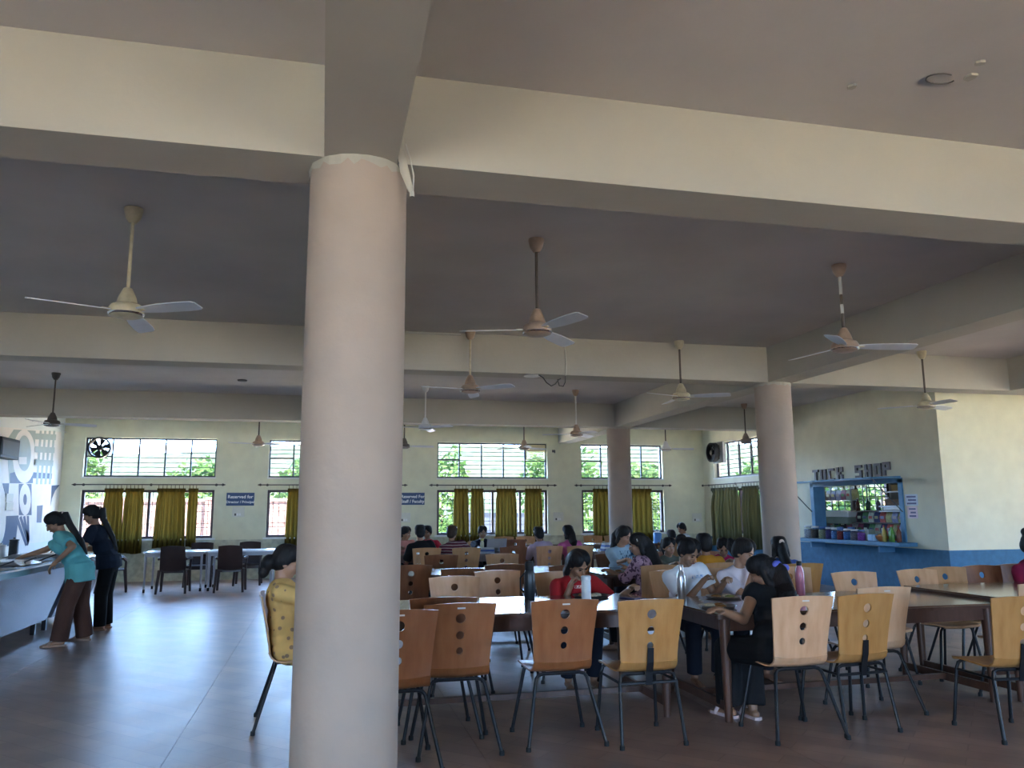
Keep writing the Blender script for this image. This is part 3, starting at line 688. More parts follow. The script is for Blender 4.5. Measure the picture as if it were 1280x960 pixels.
# ------- goods on the hatch shelf
rj = random.Random(11)
jcols = [(.40, .46, .54), (.05, .05, .05), (.20, .24, .14), (.04, .03, .16), (.05, .18, .42), (.20, .012, .018), (.04, .16, .42), (.13, .12, .15), (.20, .04, .28), (.08, .085, .07), (.25, .45, .65)]
jn = ['pale', 'black', 'greenish', 'dark violet', 'blue', 'dark red', 'bright blue', 'grey', 'purple', 'charcoal', 'light blue']
M_jlid = [mat('lid_white', (.75, .75, .72), .4), mat('lid_blue', (.08, .2, .5), .4)]
M_jgl = glass('jar_glass')
def jar(x, y, z, r_, h_, col, nm, label, lidm, grp):
    o = thing('sweet_jar', label, 'jar', (x, y, z), 0, grp)
    mc = mat('sweets_'+nm, col, .4, var=.45, scale=45)
    MB().lathe([(r_*.9, .004), (r_*.95, .01), (r_*.95, h_*.72), (r_*.8, h_*.76)], n=14).build('contents', mc, o, True)
    MB().lathe([(r_*.92, 0), (r_, .01), (r_, h_*.78), (r_*.8, h_*.86)], n=14).build('jar_wall', M_jgl, o, True)
    MB().lathe([(r_*.82, h_*.86), (r_*.86, h_*.865), (r_*.86, h_), (r_*.8, h_*1.01)], n=14).build('lid', lidm, o, True)
zsh = Z0+.035
js = [1011, 1019.5, 1029, 1037.5, 1045, 1052, 1060, 1069, 1078]
for i, px in enumerate(js):
    c = atX(px, 670, XR-.20)
    jar(XR-.20, c.y, zsh, .085, .235-.006*i, jcols[i], jn[i], 'sweet jar with %s contents on the hatch shelf, number %s from the column' % (jn[i], ['one', 'two', 'three', 'four', 'five', 'six', 'seven', 'eight', 'nine'][i]), M_jlid[(i*2) % 3 % 2], 'sweet jars on the hatch shelf')
for i, px in enumerate((1015, 1033, 1050, 1064)):
    c = atX(px, 668, XR+.02)
    jar(XR+.03, c.y, zsh, .075, .22, jcols[(i*3+5) % 11], jn[(i*3+5) % 11], 'sweet jar with %s contents in the second row behind the front jars' % jn[(i*3+5) % 11], M_jlid[1], 'sweet jars behind the front row')
c = atX(1085, 672, XR-.15); tag(bevelbox((XR-.2, c.y-.09, zsh), (XR-.06, c.y+.09, zsh+.20), .008).build('tin_box', mat('tin_grey', (.30, .32, .27), .4, .3)), 'grey square tin on the hatch shelf', 'tin')
c = atX(1091, 672, XR-.2); tag(bevelbox((XR-.26, c.y-.07, zsh), (XR-.14, c.y+.07, zsh+.12), .02).build('plastic_tub', mat('tub_blue', (.35, .55, .78), .4)), 'small light blue tub on the hatch shelf', 'tub')
c = atX(1103, 672, XR-.12); o = thing('sauce_bowl', 'orange bowl of snacks on the hatch shelf', 'bowl', (XR-.12, c.y, zsh))
MB().lathe([(.05, 0), (.10, .05), (.115, .10), (.105, .10), (.09, .05), (.04, .012)], n=18).build('bowl', mat('bowl_orange', (.6, .2, .06), .4), o, True); MB().lathe([(.10, .08), (.07, .12), (.02, .14)], n=14).build('snacks', mat('snack', (.5, .28, .1), .7, var=.4, scale=60), o)
for i, (px, col, nm) in enumerate(((1114, (.10, .26, .06), 'green'), (1119, (.12, .30, .05), 'bright green'), (1124, (.22, .07, .04), 'brown'), (1109, (.5, .38, .1), 'yellow'))):
    c = atX(px, 674, XR-.1); o = thing('drink_bottle', '%s drink bottle at right end of the hatch shelf' % nm, 'bottle', (XR-.1-.05*(i % 2), c.y, zsh), 0, 'bottles on the hatch shelf')
    MB().lathe([(.035, 0), (.04, .01), (.04, .17), (.015, .22), (.014, .25)], n=12).build('body', mat('bottle_'+nm, col, .2), o, True); MB().lathe([(.017, .25), (.017, .275)], n=10).build('cap', mat('cap_red', (.4, .03, .03), .4), o)
# shelf rack and goods inside the shop
rk_ = thing('wire_rack', 'grey wire rack of goods inside the shop window', 'rack')
Mst = mat('rack_steel', (.30, .32, .34), .4, .6)
def shp(px, py, X): p = atX(px, py, X); return p
ra, rb = shp(1027, 620, 10.7).y, shp(1071, 620, 10.7).y
for z in (1.05, 1.40, 1.64):
    boxobj('rack_shelf', (10.55, rb, z-.015), (10.95, ra, z), Mst, rk_)
for y in (ra, rb):
    for x in (10.56, 10.94): boxobj('upright', (x-.012, y-.012, 0), (x+.012, y+.012, 2.05), Mst, rk_)
pcs = [(.45, .40, .12), (.04, .04, .05), (.05, .06, .16), (.28, .30, .48), (.30, .08, .14), (.45, .50, .40), (.5, .45, .2), (.45, .40, .42), (.12, .3, .12), (.5, .1, .08)]
pn = ['mustard', 'black', 'navy', 'lilac', 'maroon', 'pale green', 'yellow', 'mauve', 'green', 'red']
def packet(x, y, z, w, hgt, i, label, grp):
    o = thing('snack_packet', label, 'packet', (x, y, z), 0, grp); mp2 = mat('packet_'+pn[i], pcs[i], .35, var=.3, scale=14)
    MB().add([(-.03, -w/2, 0), (.03, -w/2, 0), (.03, w/2, 0), (-.03, w/2, 0), (-.045, -w/2, hgt*.5), (.045, -w/2, hgt*.5), (.045, w/2, hgt*.5), (-.045, w/2, hgt*.5), (-.006, -w/2, hgt), (.006, -w/2, hgt), (.006, w/2, hgt), (-.006, w/2, hgt)],
             [(3,2,1,0), (0,1,5,4), (1,2,6,5), (2,3,7,6), (3,0,4,7), (4,5,9,8), (5,6,10,9), (6,7,11,10), (7,4,8,11), (8,9,10,11)]).build('pouch', mp2, o)
    boxobj('print_panel', (-.047, -w*.3, hgt*.35), (-.043, w*.3, hgt*.62), mat('print_'+pn[(i+4) % 10], pcs[(i+4) % 10], .4), o)
n7 = 7
for k in range(n7): packet(10.72, ra-(k+.5)*(ra-rb)/n7, 1.64, .15, .21, k, '%s snack packet on the top shelf of the wire rack' % pn[k], 'packets on the wire rack')
for k in range(6): packet(10.72, ra-(k+.5)*(ra-rb)/6, 1.05, .17, .20, (k*3+2) % 10, '%s packet low on the wire rack' % pn[(k*3+2) % 10], 'packets low on the wire rack')
for (px0, py0, px1, py1, X, m, nm, lb) in ((1029, 646, 1059, 655, 9.95, mat('sage_crate', (.22, .27, .22), .6), 'storage_box', 'sage green box behind the jars in the shop'),
        (1031, 638, 1060, 646.5, 9.98, M_white, 'carton', 'white carton lying on the sage green box'), (1113, 606, 1124, 614, 10.0, mat('cardboard', (.34, .21, .08), .8), 'carton', 'brown carton at top right inside the hatch'),
        (1105, 624, 1125, 632, 10.0, mat('basket_brown', (.16, .09, .05), .8, var=.4, scale=30), 'basket', 'brown basket stacked at right inside the hatch'), (1103, 632, 1126, 638, 9.98, M_white, 'folded_sack', 'white folded sack under the brown basket')):
    a, b = atX(px0, py0, X), atX(px1, py1, X)
    o = thing(nm, lb, nm.replace('_', ' '))
    bevelbox((X, b.y, b.z), (X+.3, a.y, a.z), .02).build('box_body', m, o); boxobj('lid_rim', (X-.006, b.y+.01, a.z-.025), (X+.306, a.y-.01, a.z-.008), m, o)
sr = thing('side_shelf', 'dark narrow wall shelf holding cartons at right inside the hatch', 'shelf')
ya_, yb_ = atX(1100, 620, 9.98).y, atX(1127, 620, 9.98).y
for py_ in (614, 632, 638.2): zz = atX(1115, py_, 10.0).z; boxobj('shelf_board', (9.94, yb_, zz-.022), (10.36, ya_, zz-.002), Mst, sr)
boxobj('shelf_side', (9.94, yb_-.02, 0), (10.36, yb_, 2.0), Mst, sr)
# dark shelving with goods along the shop's right part
ds = thing('goods_shelf', 'dark wooden goods shelf at right inside the shop', 'shelf')
a, b = atX(1060, 640, 10.1), atX(1126, 640, 10.1)
Mdw = mat('dark_wood', (.06, .035, .03), .5)
boxobj('shelf_back', (10.42, b.y, -.01), (10.45, a.y, 1.42), Mdw, ds)
for z in (.72, .98, 1.20, 1.42): boxobj('shelf_board', (10.05, b.y, z-.02), (10.42, a.y, z), Mdw, ds)
for k, z in enumerate((1.20, .98, .72)):
    N = 9
    for i in range(N): packet(10.2, a.y-(i+.5)*(a.y-b.y)/N, z, .15, .19, (i*7+k*3+4) % 10, '%s packet on the %s board of the dark shelf' % (pn[(i*7+k*3+4) % 10], ('upper', 'middle', 'lower')[k]), 'packets on the dark shelf')
for i in range(5):
    y = a.y-(i+.6)*(a.y-b.y)/5
    o = thing('cool_drink_bottle', '%s dark drink bottle on top of the dark shelf' % ['first', 'second', 'third', 'fourth', 'fifth'][i], 'bottle', (10.2, y, 1.42), 0, 'bottles on the dark shelf')
    MB().lathe([(.035, 0), (.04, .01), (.04, .14), (.014, .19), (.013, .22)], n=12).build('body', mat('bottle_dark%d' % (i % 3), [(.10, .03, .02), (.03, .07, .04), (.12, .10, .14)][i % 3], .2), o, True); MB().lathe([(.016, .22), (.016, .24)], n=10).build('cap', M_jlid[0], o)
# hanging sachet strips under the hatch lintel
for i in range(7):
    y = Y1-.35-i*.17
    o = thing('sachet_strip', 'shiny sachet strip hanging under the hatch lintel, %s from the left' % ['first', 'second', 'third', 'fourth', 'fifth', 'sixth', 'seventh'][i], 'sachets', (XR+.16, y, Z1-.06), 0, 'hanging sachet strips')
    for k in range(2): boxobj('sachet', (-.004, -.055+.06*k, -.06), (.004, -.005+.06*k, -.005), mat('sachet_foil', (.62, .66, .66), .25, .6, var=.3, scale=25), o)
# ================================================================== plywood chairs
def wood(name, c1, c2, rough=.34, coat=.25):
    return mat(name, c1, rough, col2=c2, scale=2.2, detail=8, stretch=(9, 9, .9), coat=coat, spec=.5)
WD = {'orange': wood('ply_orange', (.26, .085, .026), (.33, .125, .046)), 'light': wood('ply_light', (.62, .335, .175), (.74, .45, .26)),
      'gold': wood('ply_gold', (.42, .19, .050), (.53, .27, .090)), 'pale': wood('ply_pale', (.66, .39, .22), (.76, .50, .31)),
      'brown': wood('ply_brown', (.17, .060, .024), (.24, .095, .040)), 'tan': wood('ply_tan', (.45, .235, .10), (.54, .30, .145))}
M_leg = mat('chair_tube_black', (.012, .012, .014), .38, var=.2, spec=.35)
M_cap = mat('rubber_cap', (.012, .012, .012), .8)
def back_mesh():
    z0, z1 = .50, .885
    def P(x, z, side):                       # side 0 front face, 1 rear face
        v = (z-z0)/(z1-z0); hw = .192+.034*v**1.4
        X = x*hw; y = -.205-.082*v**1.15 + .022*x*x*(.4+.6*v); zz = z + (.012*(1-x*x) if v > .97 else 0)
        return (X, y-(.011 if side else 0), zz)
    bm = bmesh.new(); NX = 8
    faces = []
    V = {}
    def vert(x, z):
        k = (round(x, 5), round(z, 5))
        if k not in V: V[k] = (bm.verts.new(P(x, z, 0)), bm.verts.new(P(x, z, 1)))
        return V[k]
    def face(pts):
        a = [vert(*p) for p in pts]
        bm.faces.new([q[0] for q in a]); bm.faces.new([q[1] for q in reversed(a)])
    def strip(za, zb, n):
        for j in range(n):
            for i in range(NX):
                xa, xb = -1+2*i/NX, -1+2*(i+1)/NX; z_a, z_b = za+(zb-za)*j/n, za+(zb-za)*(j+1)/n
                face([(xa, z_a), (xb, z_a), (xb, z_b), (xa, z_b)])
    rims = []
    def cell(za, zb, cz, r):
        hwm = .21
        bnd = [(-1+2*i/NX, za) for i in range(NX)] + [(1, za+(zb-za)*i/4) for i in range(4)] + [(1-2*i/NX, zb) for i in range(NX)] + [(-1, zb-(zb-za)*i/4) for i in range(4)]
        n = len(bnd)
        cir = []
        for (x, z) in bnd:
            a = math.atan2((z-cz), x*hwm*.45); cir.append((r*math.cos(a)/hwm, cz+r*math.sin(a)))
        mid = [((b[0]*.35+c[0]*.65), (b[1]*.35+c[1]*.65)) for b, c in zip(bnd, cir)]
        for i in range(n):
            j = (i+1) % n
            face([bnd[i], bnd[j], mid[j], mid[i]]); face([mid[i], mid[j], cir[j], cir[i]])
        for i in range(n):
            a, b = vert(*cir[i]), vert(*cir[(i+1) % n]); bm.faces.new([a[0], b[0], b[1], a[1]])
    strip(.50, .555, 1); cell(.555, .648, .605, .0225); cell(.648, .748, .700, .0255); cell(.748, .855, .803, .030); strip(.855, .885, 1)
    zs = [.50, .555] + [.555+.093*i/4 for i in range(1, 5)] + [.648+.1*i/4 for i in range(1, 5)] + [.748+.107*i/4 for i in range(1, 5)] + [.885]
    per = [(-1+2*i/NX, .50) for i in range(NX+1)] + [(1, z) for z in zs[1:]] + [(1-2*i/NX, .885) for i in range(1, NX+1)] + [(-1, z) for z in reversed(zs[:-1])]
    for i in range(len(per)-1):
        a, b = vert(*per[i]), vert(*per[i+1])
        try: bm.faces.new([a[0], b[0], b[1], a[1]])
        except ValueError: pass
    bmesh.ops.recalc_face_normals(bm, faces=bm.faces)
    me = bpy.data.meshes.new('backrest'); bm.to_mesh(me); bm.free()
    me.polygons.foreach_set('use_smooth', [True]*len(me.polygons)); me.set_sharp_from_angle(angle=math.radians(35))
    return me
def seat_mesh():
    prof = [(.205, .430, .185), (.195, .446, .198), (.12, .452, .205), (0, .446, .205), (-.11, .440, .200), (-.155, .446, .197), (-.188, .470, .194), (-.205, .505, .192)]
    vs = []; NX = 6
    for side in (0, 1):
        for i, (y, z, hw) in enumerate(prof):
            a = prof[max(i-1, 0)]; b = prof[min(i+1, len(prof)-1)]
            t = Vector((0, b[0]-a[0], b[1]-a[1])).normalized(); nrm = Vector((0, t.z, -t.y))
            for k in range(NX+1):
                x = -1+2*k/NX; p = Vector((x*hw, y, z+.008*x*x)) + (nrm*-.011 if side else Vector())
                vs.append(p)
    n = len(prof); w = NX+1; f = []
    for s in (0, 1):
        o = s*n*w
        f += [(o+i*w+k, o+i*w+k+1, o+(i+1)*w+k+1, o+(i+1)*w+k) for i in range(n-1) for k in range(NX)]
    for i in range(n-1):
        for k in (0, NX): f.append((i*w+k, (i+1)*w+k, n*w+(i+1)*w+k, n*w+i*w+k))
    for i in (0, n-1):
        for k in range(NX): f.append((i*w+k, i*w+k+1, n*w+i*w+k+1, n*w+i*w+k))
    return MB().add(vs, f).mesh('seat', None, True)
def arch_leg(s, y0, foot, top=.425, spread=.12):
    fx, fy = foot
    p0 = Vector((0, y0, top)); p1 = Vector((s*spread, y0, top)); f = Vector((s*fx, fy, .012)); k = Vector((s*(spread+.055), y0+(fy-y0)*.12, top-.055))
    pts = [p0, p1, p1+(Vector((s*.032, 0, -.008))), p1+Vector((s*.048, (fy-y0)*.05, -.026)), k, f]
    return MB().tube(pts, .0115, 8).mesh('leg', M_leg, True)
_S0, _B0 = seat_mesh(), back_mesh()
SEAT, BACK = {}, {}
for k_, m_ in WD.items():
    a = _S0.copy(); a.materials.append(m_); SEAT[k_] = a; b = _B0.copy(); b.materials.append(m_); BACK[k_] = b
LEG1 = [arch_leg(-1, -.165, (.252, -.29)), arch_leg(1, -.165, (.252, -.29)), arch_leg(-1, .13, (.245, .17), .43), arch_leg(1, .13, (.245, .17), .43)]
RAIL1 = [MB().tube([(s*.10, -.165, .425), (s*.10, .13, .43)], .010, 6).mesh('under_rail', M_leg, True) for s in (-1, 1)]
def leg2(s, y0, fy, top): return MB().tube([(s*.02, y0, top), (s*.15, y0, top), (s*.178, y0, top-.012), (s*.190, y0+(fy-y0)*.1, top-.05), (s*.212, fy, .012)], .0115, 8).mesh('leg', M_leg, True)
LEG2 = [leg2(s, y, f, t) for y, f, t in ((-.17, -.25, .428), (.16, .21, .43)) for s in (-1, 1)]
RAIL2 = [MB().tube([(s*.19, -.18, .375), (s*.19, .17, .375)], .009, 6).mesh('side_rail', M_leg, True) for s in (-1, 1)]
CROSS2 = MB().tube([(-.195, -.185, .372), (.195, -.185, .372)], .010, 6).mesh('cross_rail', M_leg, True)
SPINE2 = MB().add([(-.022, -.192, .36), (.022, -.192, .36), (.022, -.203, .44), (-.022, -.203, .44), (-.022, -.222, .50), (.022, -.222, .50), (.020, -.237, .592), (-.020, -.237, .592),
                   (-.022, -.200, .36), (.022, -.200, .36), (.022, -.212, .44), (-.022, -.212, .44), (-.022, -.230, .50), (.022, -.230, .50), (.020, -.244, .592), (-.020, -.244, .592)],
                  [(0,1,2,3), (3,2,5,4), (4,5,6,7), (8,9,10,11), (11,10,13,12), (12,13,14,15), (0,3,11,8), (3,4,12,11), (4,7,15,12), (1,2,10,9), (2,5,13,10), (5,6,14,13), (0,1,9,8), (7,6,14,15)]).mesh('spine_strap', M_leg)
CAPS1 = [(-.252, -.29), (.252, -.29), (-.245, .17), (.245, .17)]; CAPS2 = [(-.212, -.25), (.212, -.25), (-.212, .21), (.212, .21)]
CAP = MB().lathe([(.016, 0), (.016, .02), (.013, .028)], n=10).mesh('foot_cap', M_cap, True)
STK = MB().box((-.025, -.3035, .862), (.025, -.3020, .871)).mesh('sticker', mat('sticker_pale', (.7, .66, .6), .5))
def chair(tx, ty, deg, kind, wd, label, sticker=False):
    """tx, ty: middle of the backrest's top edge; deg 0 faces the back wall, 180 faces the camera"""
    rz = math.radians(deg); fw = Vector((-math.sin(rz), math.cos(rz)))
    o = thing('plywood_chair', label, 'chair', (tx+.28*fw.x, ty+.28*fw.y, 0), rz, 'plywood dining chairs')
    link('seat', SEAT[wd], o); link('backrest', BACK[wd], o)
    for i, lm in enumerate(LEG1 if kind == 1 else LEG2):
        lg = link('leg', lm, o); c = (CAPS1 if kind == 1 else CAPS2)[i]; link('foot_cap', CAP, lg, (c[0], c[1], 0))
    for r_ in (RAIL1 if kind == 1 else RAIL2): link('under_rail', r_, o)
    if kind == 2: link('cross_rail', CROSS2, o); link('spine_strap', SPINE2, o)
    if sticker: link('sticker', STK, o)
    return o
CH = [(.455, 4.69, 2, 1, 'orange', 'orange-brown plywood chair half hidden by the near column, front row', 1), (.85, 4.93, 0, 1, 'orange', 'orange-brown front row chair, second from the near column', 1),
      (.80, 5.30, 0, 1, 'brown', 'brown chair tucked under the near table behind the second front chair', 0), (1.525, 4.95, 0, 1, 'orange', 'orange-brown front row chair directly before the white tumbler', 1),
      (2.05, 4.80, 0, 2, 'gold', 'golden front row chair with black spine, left of the girl in black', 0), (3.06, 4.69, 0, 1, 'light', 'light wood front row chair used by the girl in black', 1),
      (3.54, 4.70, 4, 2, 'gold', 'golden front row chair with black spine, right of the girl in black', 0), (3.98, 5.08, 0, 1, 'pale', 'pale pinkish chair tucked behind the golden chair at right', 1),
      (4.38, 4.29, -6, 2, 'gold', 'golden chair with black spine cut by right picture edge', 0), (5.30, 5.0, 0, 1, 'pale', 'pale chair at the far right table, cut by right edge', 0),
      (4.67, 6.37, 178, 1, 'light', 'light chair facing camera behind the dark table, before blue wall', 0), (5.39, 6.44, 183, 1, 'light', 'light chair facing camera, left of three beyond the right table', 0),
      (5.86, 6.62, 176, 1, 'tan', 'tan chair facing camera, middle of three beyond the right table', 0), (6.34, 6.68, 180, 1, 'brown', 'glossy brown chair facing camera, right of three beyond right table', 0),
      (6.79, 6.74, 180, 1, 'brown', 'brown chair behind the woman in maroon at right edge', 0),
      (1.14, 6.95, 180, 1, 'light', 'shiny light chair facing camera across the near table, left one', 0), (1.64, 7.50, 184, 1, 'light', 'shiny light chair facing camera across the near table, right one', 0),
      (2.15, 7.20, 176, 1, 'tan', 'tan chair under the girl in the red shirt', 0), (1.38, 7.86, 0, 1, 'brown', 'brown chair with its back to us behind the shiny light chairs', 0),
      (1.92, 8.36, 2, 1, 'brown', 'brown chair facing away behind the right shiny chair', 0), (.94, 8.55, 0, 1, 'brown', 'dark brown chair facing away beside the near column edge, second row', 0),
      (2.52, 8.0, 0, 1, 'brown', 'brown chair facing away behind the girl in red', 0), (2.34, 10.4, 180, 1, 'tan', 'tan chair facing camera beyond the second row table', 0),
      (1.54, 10.45, 0, 1, 'brown', 'brown single chair facing away between second and third rows', 0),
      (1.61, 12.45, 0, 1, 'tan', 'tan chair under the person in black, facing back wall', 0), (2.21, 12.32, 0, 1, 'tan', 'tan chair under the person in striped shirt', 0),
      (2.98, 12.40, 0, 1, 'brown', 'empty brown chair right of the striped-shirt person', 0), (3.59, 12.45, 0, 1, 'light', 'light chair under the person in lavender', 0),
      (4.06, 12.30, 0, 1, 'tan', 'tan chair under the person in pink, facing back wall', 0), (3.28, 15.55, 0, 1, 'brown', 'brown far chair facing away, left of two near central window', 0),
      (3.76, 15.5, 0, 1, 'brown', 'brown far chair facing away, right of two near central window', 0), (3.95, 17.35, 180, 1, 'tan', 'tan far chair below the central window, left of two', 0),
      (4.43, 17.3, 180, 1, 'tan', 'tan far chair below the central window, right of two', 0), (5.95, 17.15, 180, 1, 'tan', 'tan far chair left of the farthest column, left of two', 0),
      (6.42, 17.1, 180, 1, 'tan', 'tan far chair behind the farthest column', 0), (3.42, 7.74, 4, 1, 'tan', 'tan chair under the girl in floral top', 0),
      (3.20, 7.02, 180, 1, 'tan', 'tan chair under the girl in white t-shirt', 0),
      (3.67, 7.07, 178, 1, 'light', 'light chair under the girl eating in pale pink top', 0), (4.47, 7.06, 180, 1, 'pale', 'empty pale chair behind the pink bottle', 0),
      (4.93, 7.50, 0, 1, 'gold', 'golden chair under the long-haired girl beside shop-side column', 0), (4.20, 7.86, 0, 1, 'tan', 'tan chair under the person in orange', 0),
      (3.75, 10.1, 182, 1, 'brown', 'brown chair under the girl in pale blue top', 0), (4.41, 10.15, 180, 1, 'brown', 'brown chair under the girl in olive top', 0),
      (5.13, 10.05, 178, 1, 'brown', 'brown chair under the girl in magenta', 0), (-.395, 6.0, -88, 1, 'tan', 'tan chair under the woman in yellow, left of near column', 0),
      (2.94, 15.05, 180, 1, 'tan', 'tan chair under the person facing us by the central window', 0)]
for tx, ty, dg, kd, wd, lb, st in CH: chair(tx, ty, dg, kd, wd, lb, bool(st))
# ================================================================== wooden dining tables
M_top = mat('table_top', (.145, .085, .055), .16, col2=(.19, .115, .075), scale=2, detail=8, stretch=(1, 12, 12), spec=.6, coat=.6, rvar=.04)
M_tw = mat('table_wood', (.075, .034, .022), .35, col2=(.11, .052, .034), scale=2.5, detail=8, stretch=(10, 10, 1))
def table(x0, x1, y0, y1, h, label):
    o = thing('dining_table', label, 'table', ((x0+x1)/2, (y0+y1)/2, 0), 0, 'dark wood dining tables')
    w, d = x1-x0, y1-y0; r = .035
    poly = []
    for cx, cy, a0 in ((w/2-r, d/2-r, 0), (-w/2+r, d/2-r, PI/2), (-w/2+r, -d/2+r, PI), (w/2-r, -d/2+r, 1.5*PI)):
        poly += [(cx+r*math.cos(a0+k*PI/8), cy+r*math.sin(a0+k*PI/8)) for k in range(5)]
    tp = MB().prism(poly, .012, Matrix.Translation((0, 0, h-.012))).build('table_top', M_top, o)
    MB().prism([(x*1.004, y*1.006) for x, y in poly], .024, Matrix.Translation((0, 0, h-.037))).build('top_edging', M_tw, o)
    ix, iy = w/2-.09, d/2-.08
    for s in (-1, 1):
        boxobj('apron', (-ix, s*iy-.012, h-.13), (ix, s*iy+.012, h-.037), M_tw, o)
        boxobj('apron', (s*ix-.012, -iy, h-.13), (s*ix+.012, iy, h-.037), M_tw, o)
    for sx in (-1, 1):
        for sy in (-1, 1):
            MB().tube([(sx*ix, sy*iy, 0), (sx*ix, sy*iy, .2), (sx*ix, sy*iy, h-.037)], [.026, .030, .040], 12).build('leg', M_tw, o, True)
        boxobj('end_rail', (sx*ix-.014, -iy, .07), (sx*ix+.014, iy, .13), M_tw, o)
    boxobj('foot_rail', (-ix, -.02, .085), (ix, .02, .125), M_tw, o)
    return o
table(.16, 2.53, 5.42, 6.45, .76, 'dark wooden table in the near row beside the round column')
table(2.70, 5.09, 5.18, 6.28, .735, 'dark wooden table in the near row where the girl in black eats')
table(5.13, 7.6, 5.15, 6.32, .765, 'dark wooden table in the near row at right picture edge')
table(.30, 2.78, 8.80, 9.78, .765, 'dark wooden table of the second row behind the girl in red')
table(2.98, 5.45, 8.22, 9.32, .765, 'dark wooden table of the second row beside shop-side column')
table(1.0, 3.27, 12.95, 13.98, .765, 'dark wooden table of the third row, left one')
table(3.35, 5.70, 12.95, 13.98, .765, 'dark wooden table of the third row, right one')
table(2.7, 5.0, 15.95, 16.85, .765, 'dark wooden table of the last row below the central window')
table(5.35, 7.42, 15.65, 16.6, .765, 'dark wooden table of the last row behind the farthest column')
# ================================================================== white plastic tables and dark armchairs by the left windows
M_ptab = mat('table_white', (.66, .70, .76), .25, var=.04); M_pl = mat('plastic_brown', (.040, .022, .020), .30, var=.15); M_plg = mat('table_leg_grey', (.42, .44, .48), .4)
def ptable(x0, x1, y0, y1, h, label):
    o = thing('white_table', label, 'table', (x0, y0, 0), 0, 'white tables by the left windows'); w, d = x1-x0, y1-y0
    bevelbox((0, 0, h-.03), (w, d, h), .008).build('table_top', M_ptab, o)
    for s in ((.05, .05), (w-.05, .05), (.05, d-.05), (w-.05, d-.05)):
        MB().tube([(s[0], s[1], 0), (s[0], s[1], h-.03)], [.018, .024], 10).build('leg', M_plg, o, True)
        MB().tube([(s[0], s[1], 0), (s[0], s[1], .06)], .021, 10).build('foot_sleeve', M_black, o, True)
    for a, b in (((.05, .03, h-.09), (w-.05, .05, h-.03)), ((.05, d-.05, h-.09), (w-.05, d-.03, h-.03))): boxobj('apron', a, b, M_plg, o)
ptable(-3.20, -2.12, 16.1, 16.95, .735, 'white-topped table by the left window, left one')
ptable(-2.08, -.86, 16.1, 16.95, .735, 'white-topped table by the left window, right one')
def armchair(x, y, deg, label):
    o = thing('plastic_armchair', label, 'armchair', (x, y, 0), math.radians(deg), 'dark plastic armchairs')
    vs = []
    for j in range(7):
        v = j/6; z = .40+.44*v; y_ = -.20-.11*v; hw = .225-.015*v
        for i in range(9):
            u = -1+2*i/8; vs.append((u*hw, y_+.05*u*u, z+(.0 if j < 6 else .02*(1-u*u))))
    n = len(vs); vs2 = [(a, b-.018, c) for a, b, c in vs]
    f = [(j*9+i, j*9+i+1, (j+1)*9+i+1, (j+1)*9+i) for j in range(6) for i in range(8)]
    f2 = [tuple(q+n for q in k) for k in f]
    edge = [(i, i+1) for i in range(8)] + [(54+i, 55+i) for i in range(8)] + [(j*9, j*9+9) for j in range(6)] + [(j*9+8, j*9+17) for j in range(6)]
    MB().add(vs+vs2, f+f2+[(a, b, b+n, a+n) for a, b in edge]).build('backrest', M_pl, o, True)
    bevelbox((-.225, -.21, .395), (.225, .22, .42), .01).build('seat', M_pl, o); 
    boxobj('seat_apron', (-.21, .19, .34), (.21, .21, .40), M_pl, o)
    for s in (-1, 1):
        MB().tube([(s*.235, .20, .40), (s*.255, .24, 0)], [.030, .022], 8).build('leg', M_pl, o, True)
        MB().tube([(s*.225, -.20, .42), (s*.25, -.28, 0)], [.030, .022], 8).build('leg', M_pl, o, True)
        MB().tube([(s*.235, -.24, .62), (s*.265, -.05, .63), (s*.265, .16, .62), (s*.25, .21, .56), (s*.237, .205, .40)], [.022, .026, .028, .024, .024], 8).build('armrest', M_pl, o, True)
armchair(-2.62, 16.02, 0, 'dark plastic armchair with its back to us, left white table'); armchair(-1.62, 15.98, 0, 'dark plastic armchair with its back to us, right white table')
armchair(-2.35, 17.25, 180, 'dark plastic armchair behind the left white table, facing us'); armchair(-1.42, 17.3, 180, 'dark plastic armchair behind the right white table, facing us')
armchair(-3.78, 16.55, -78, 'dark plastic armchair seen from the side behind the girl in navy')
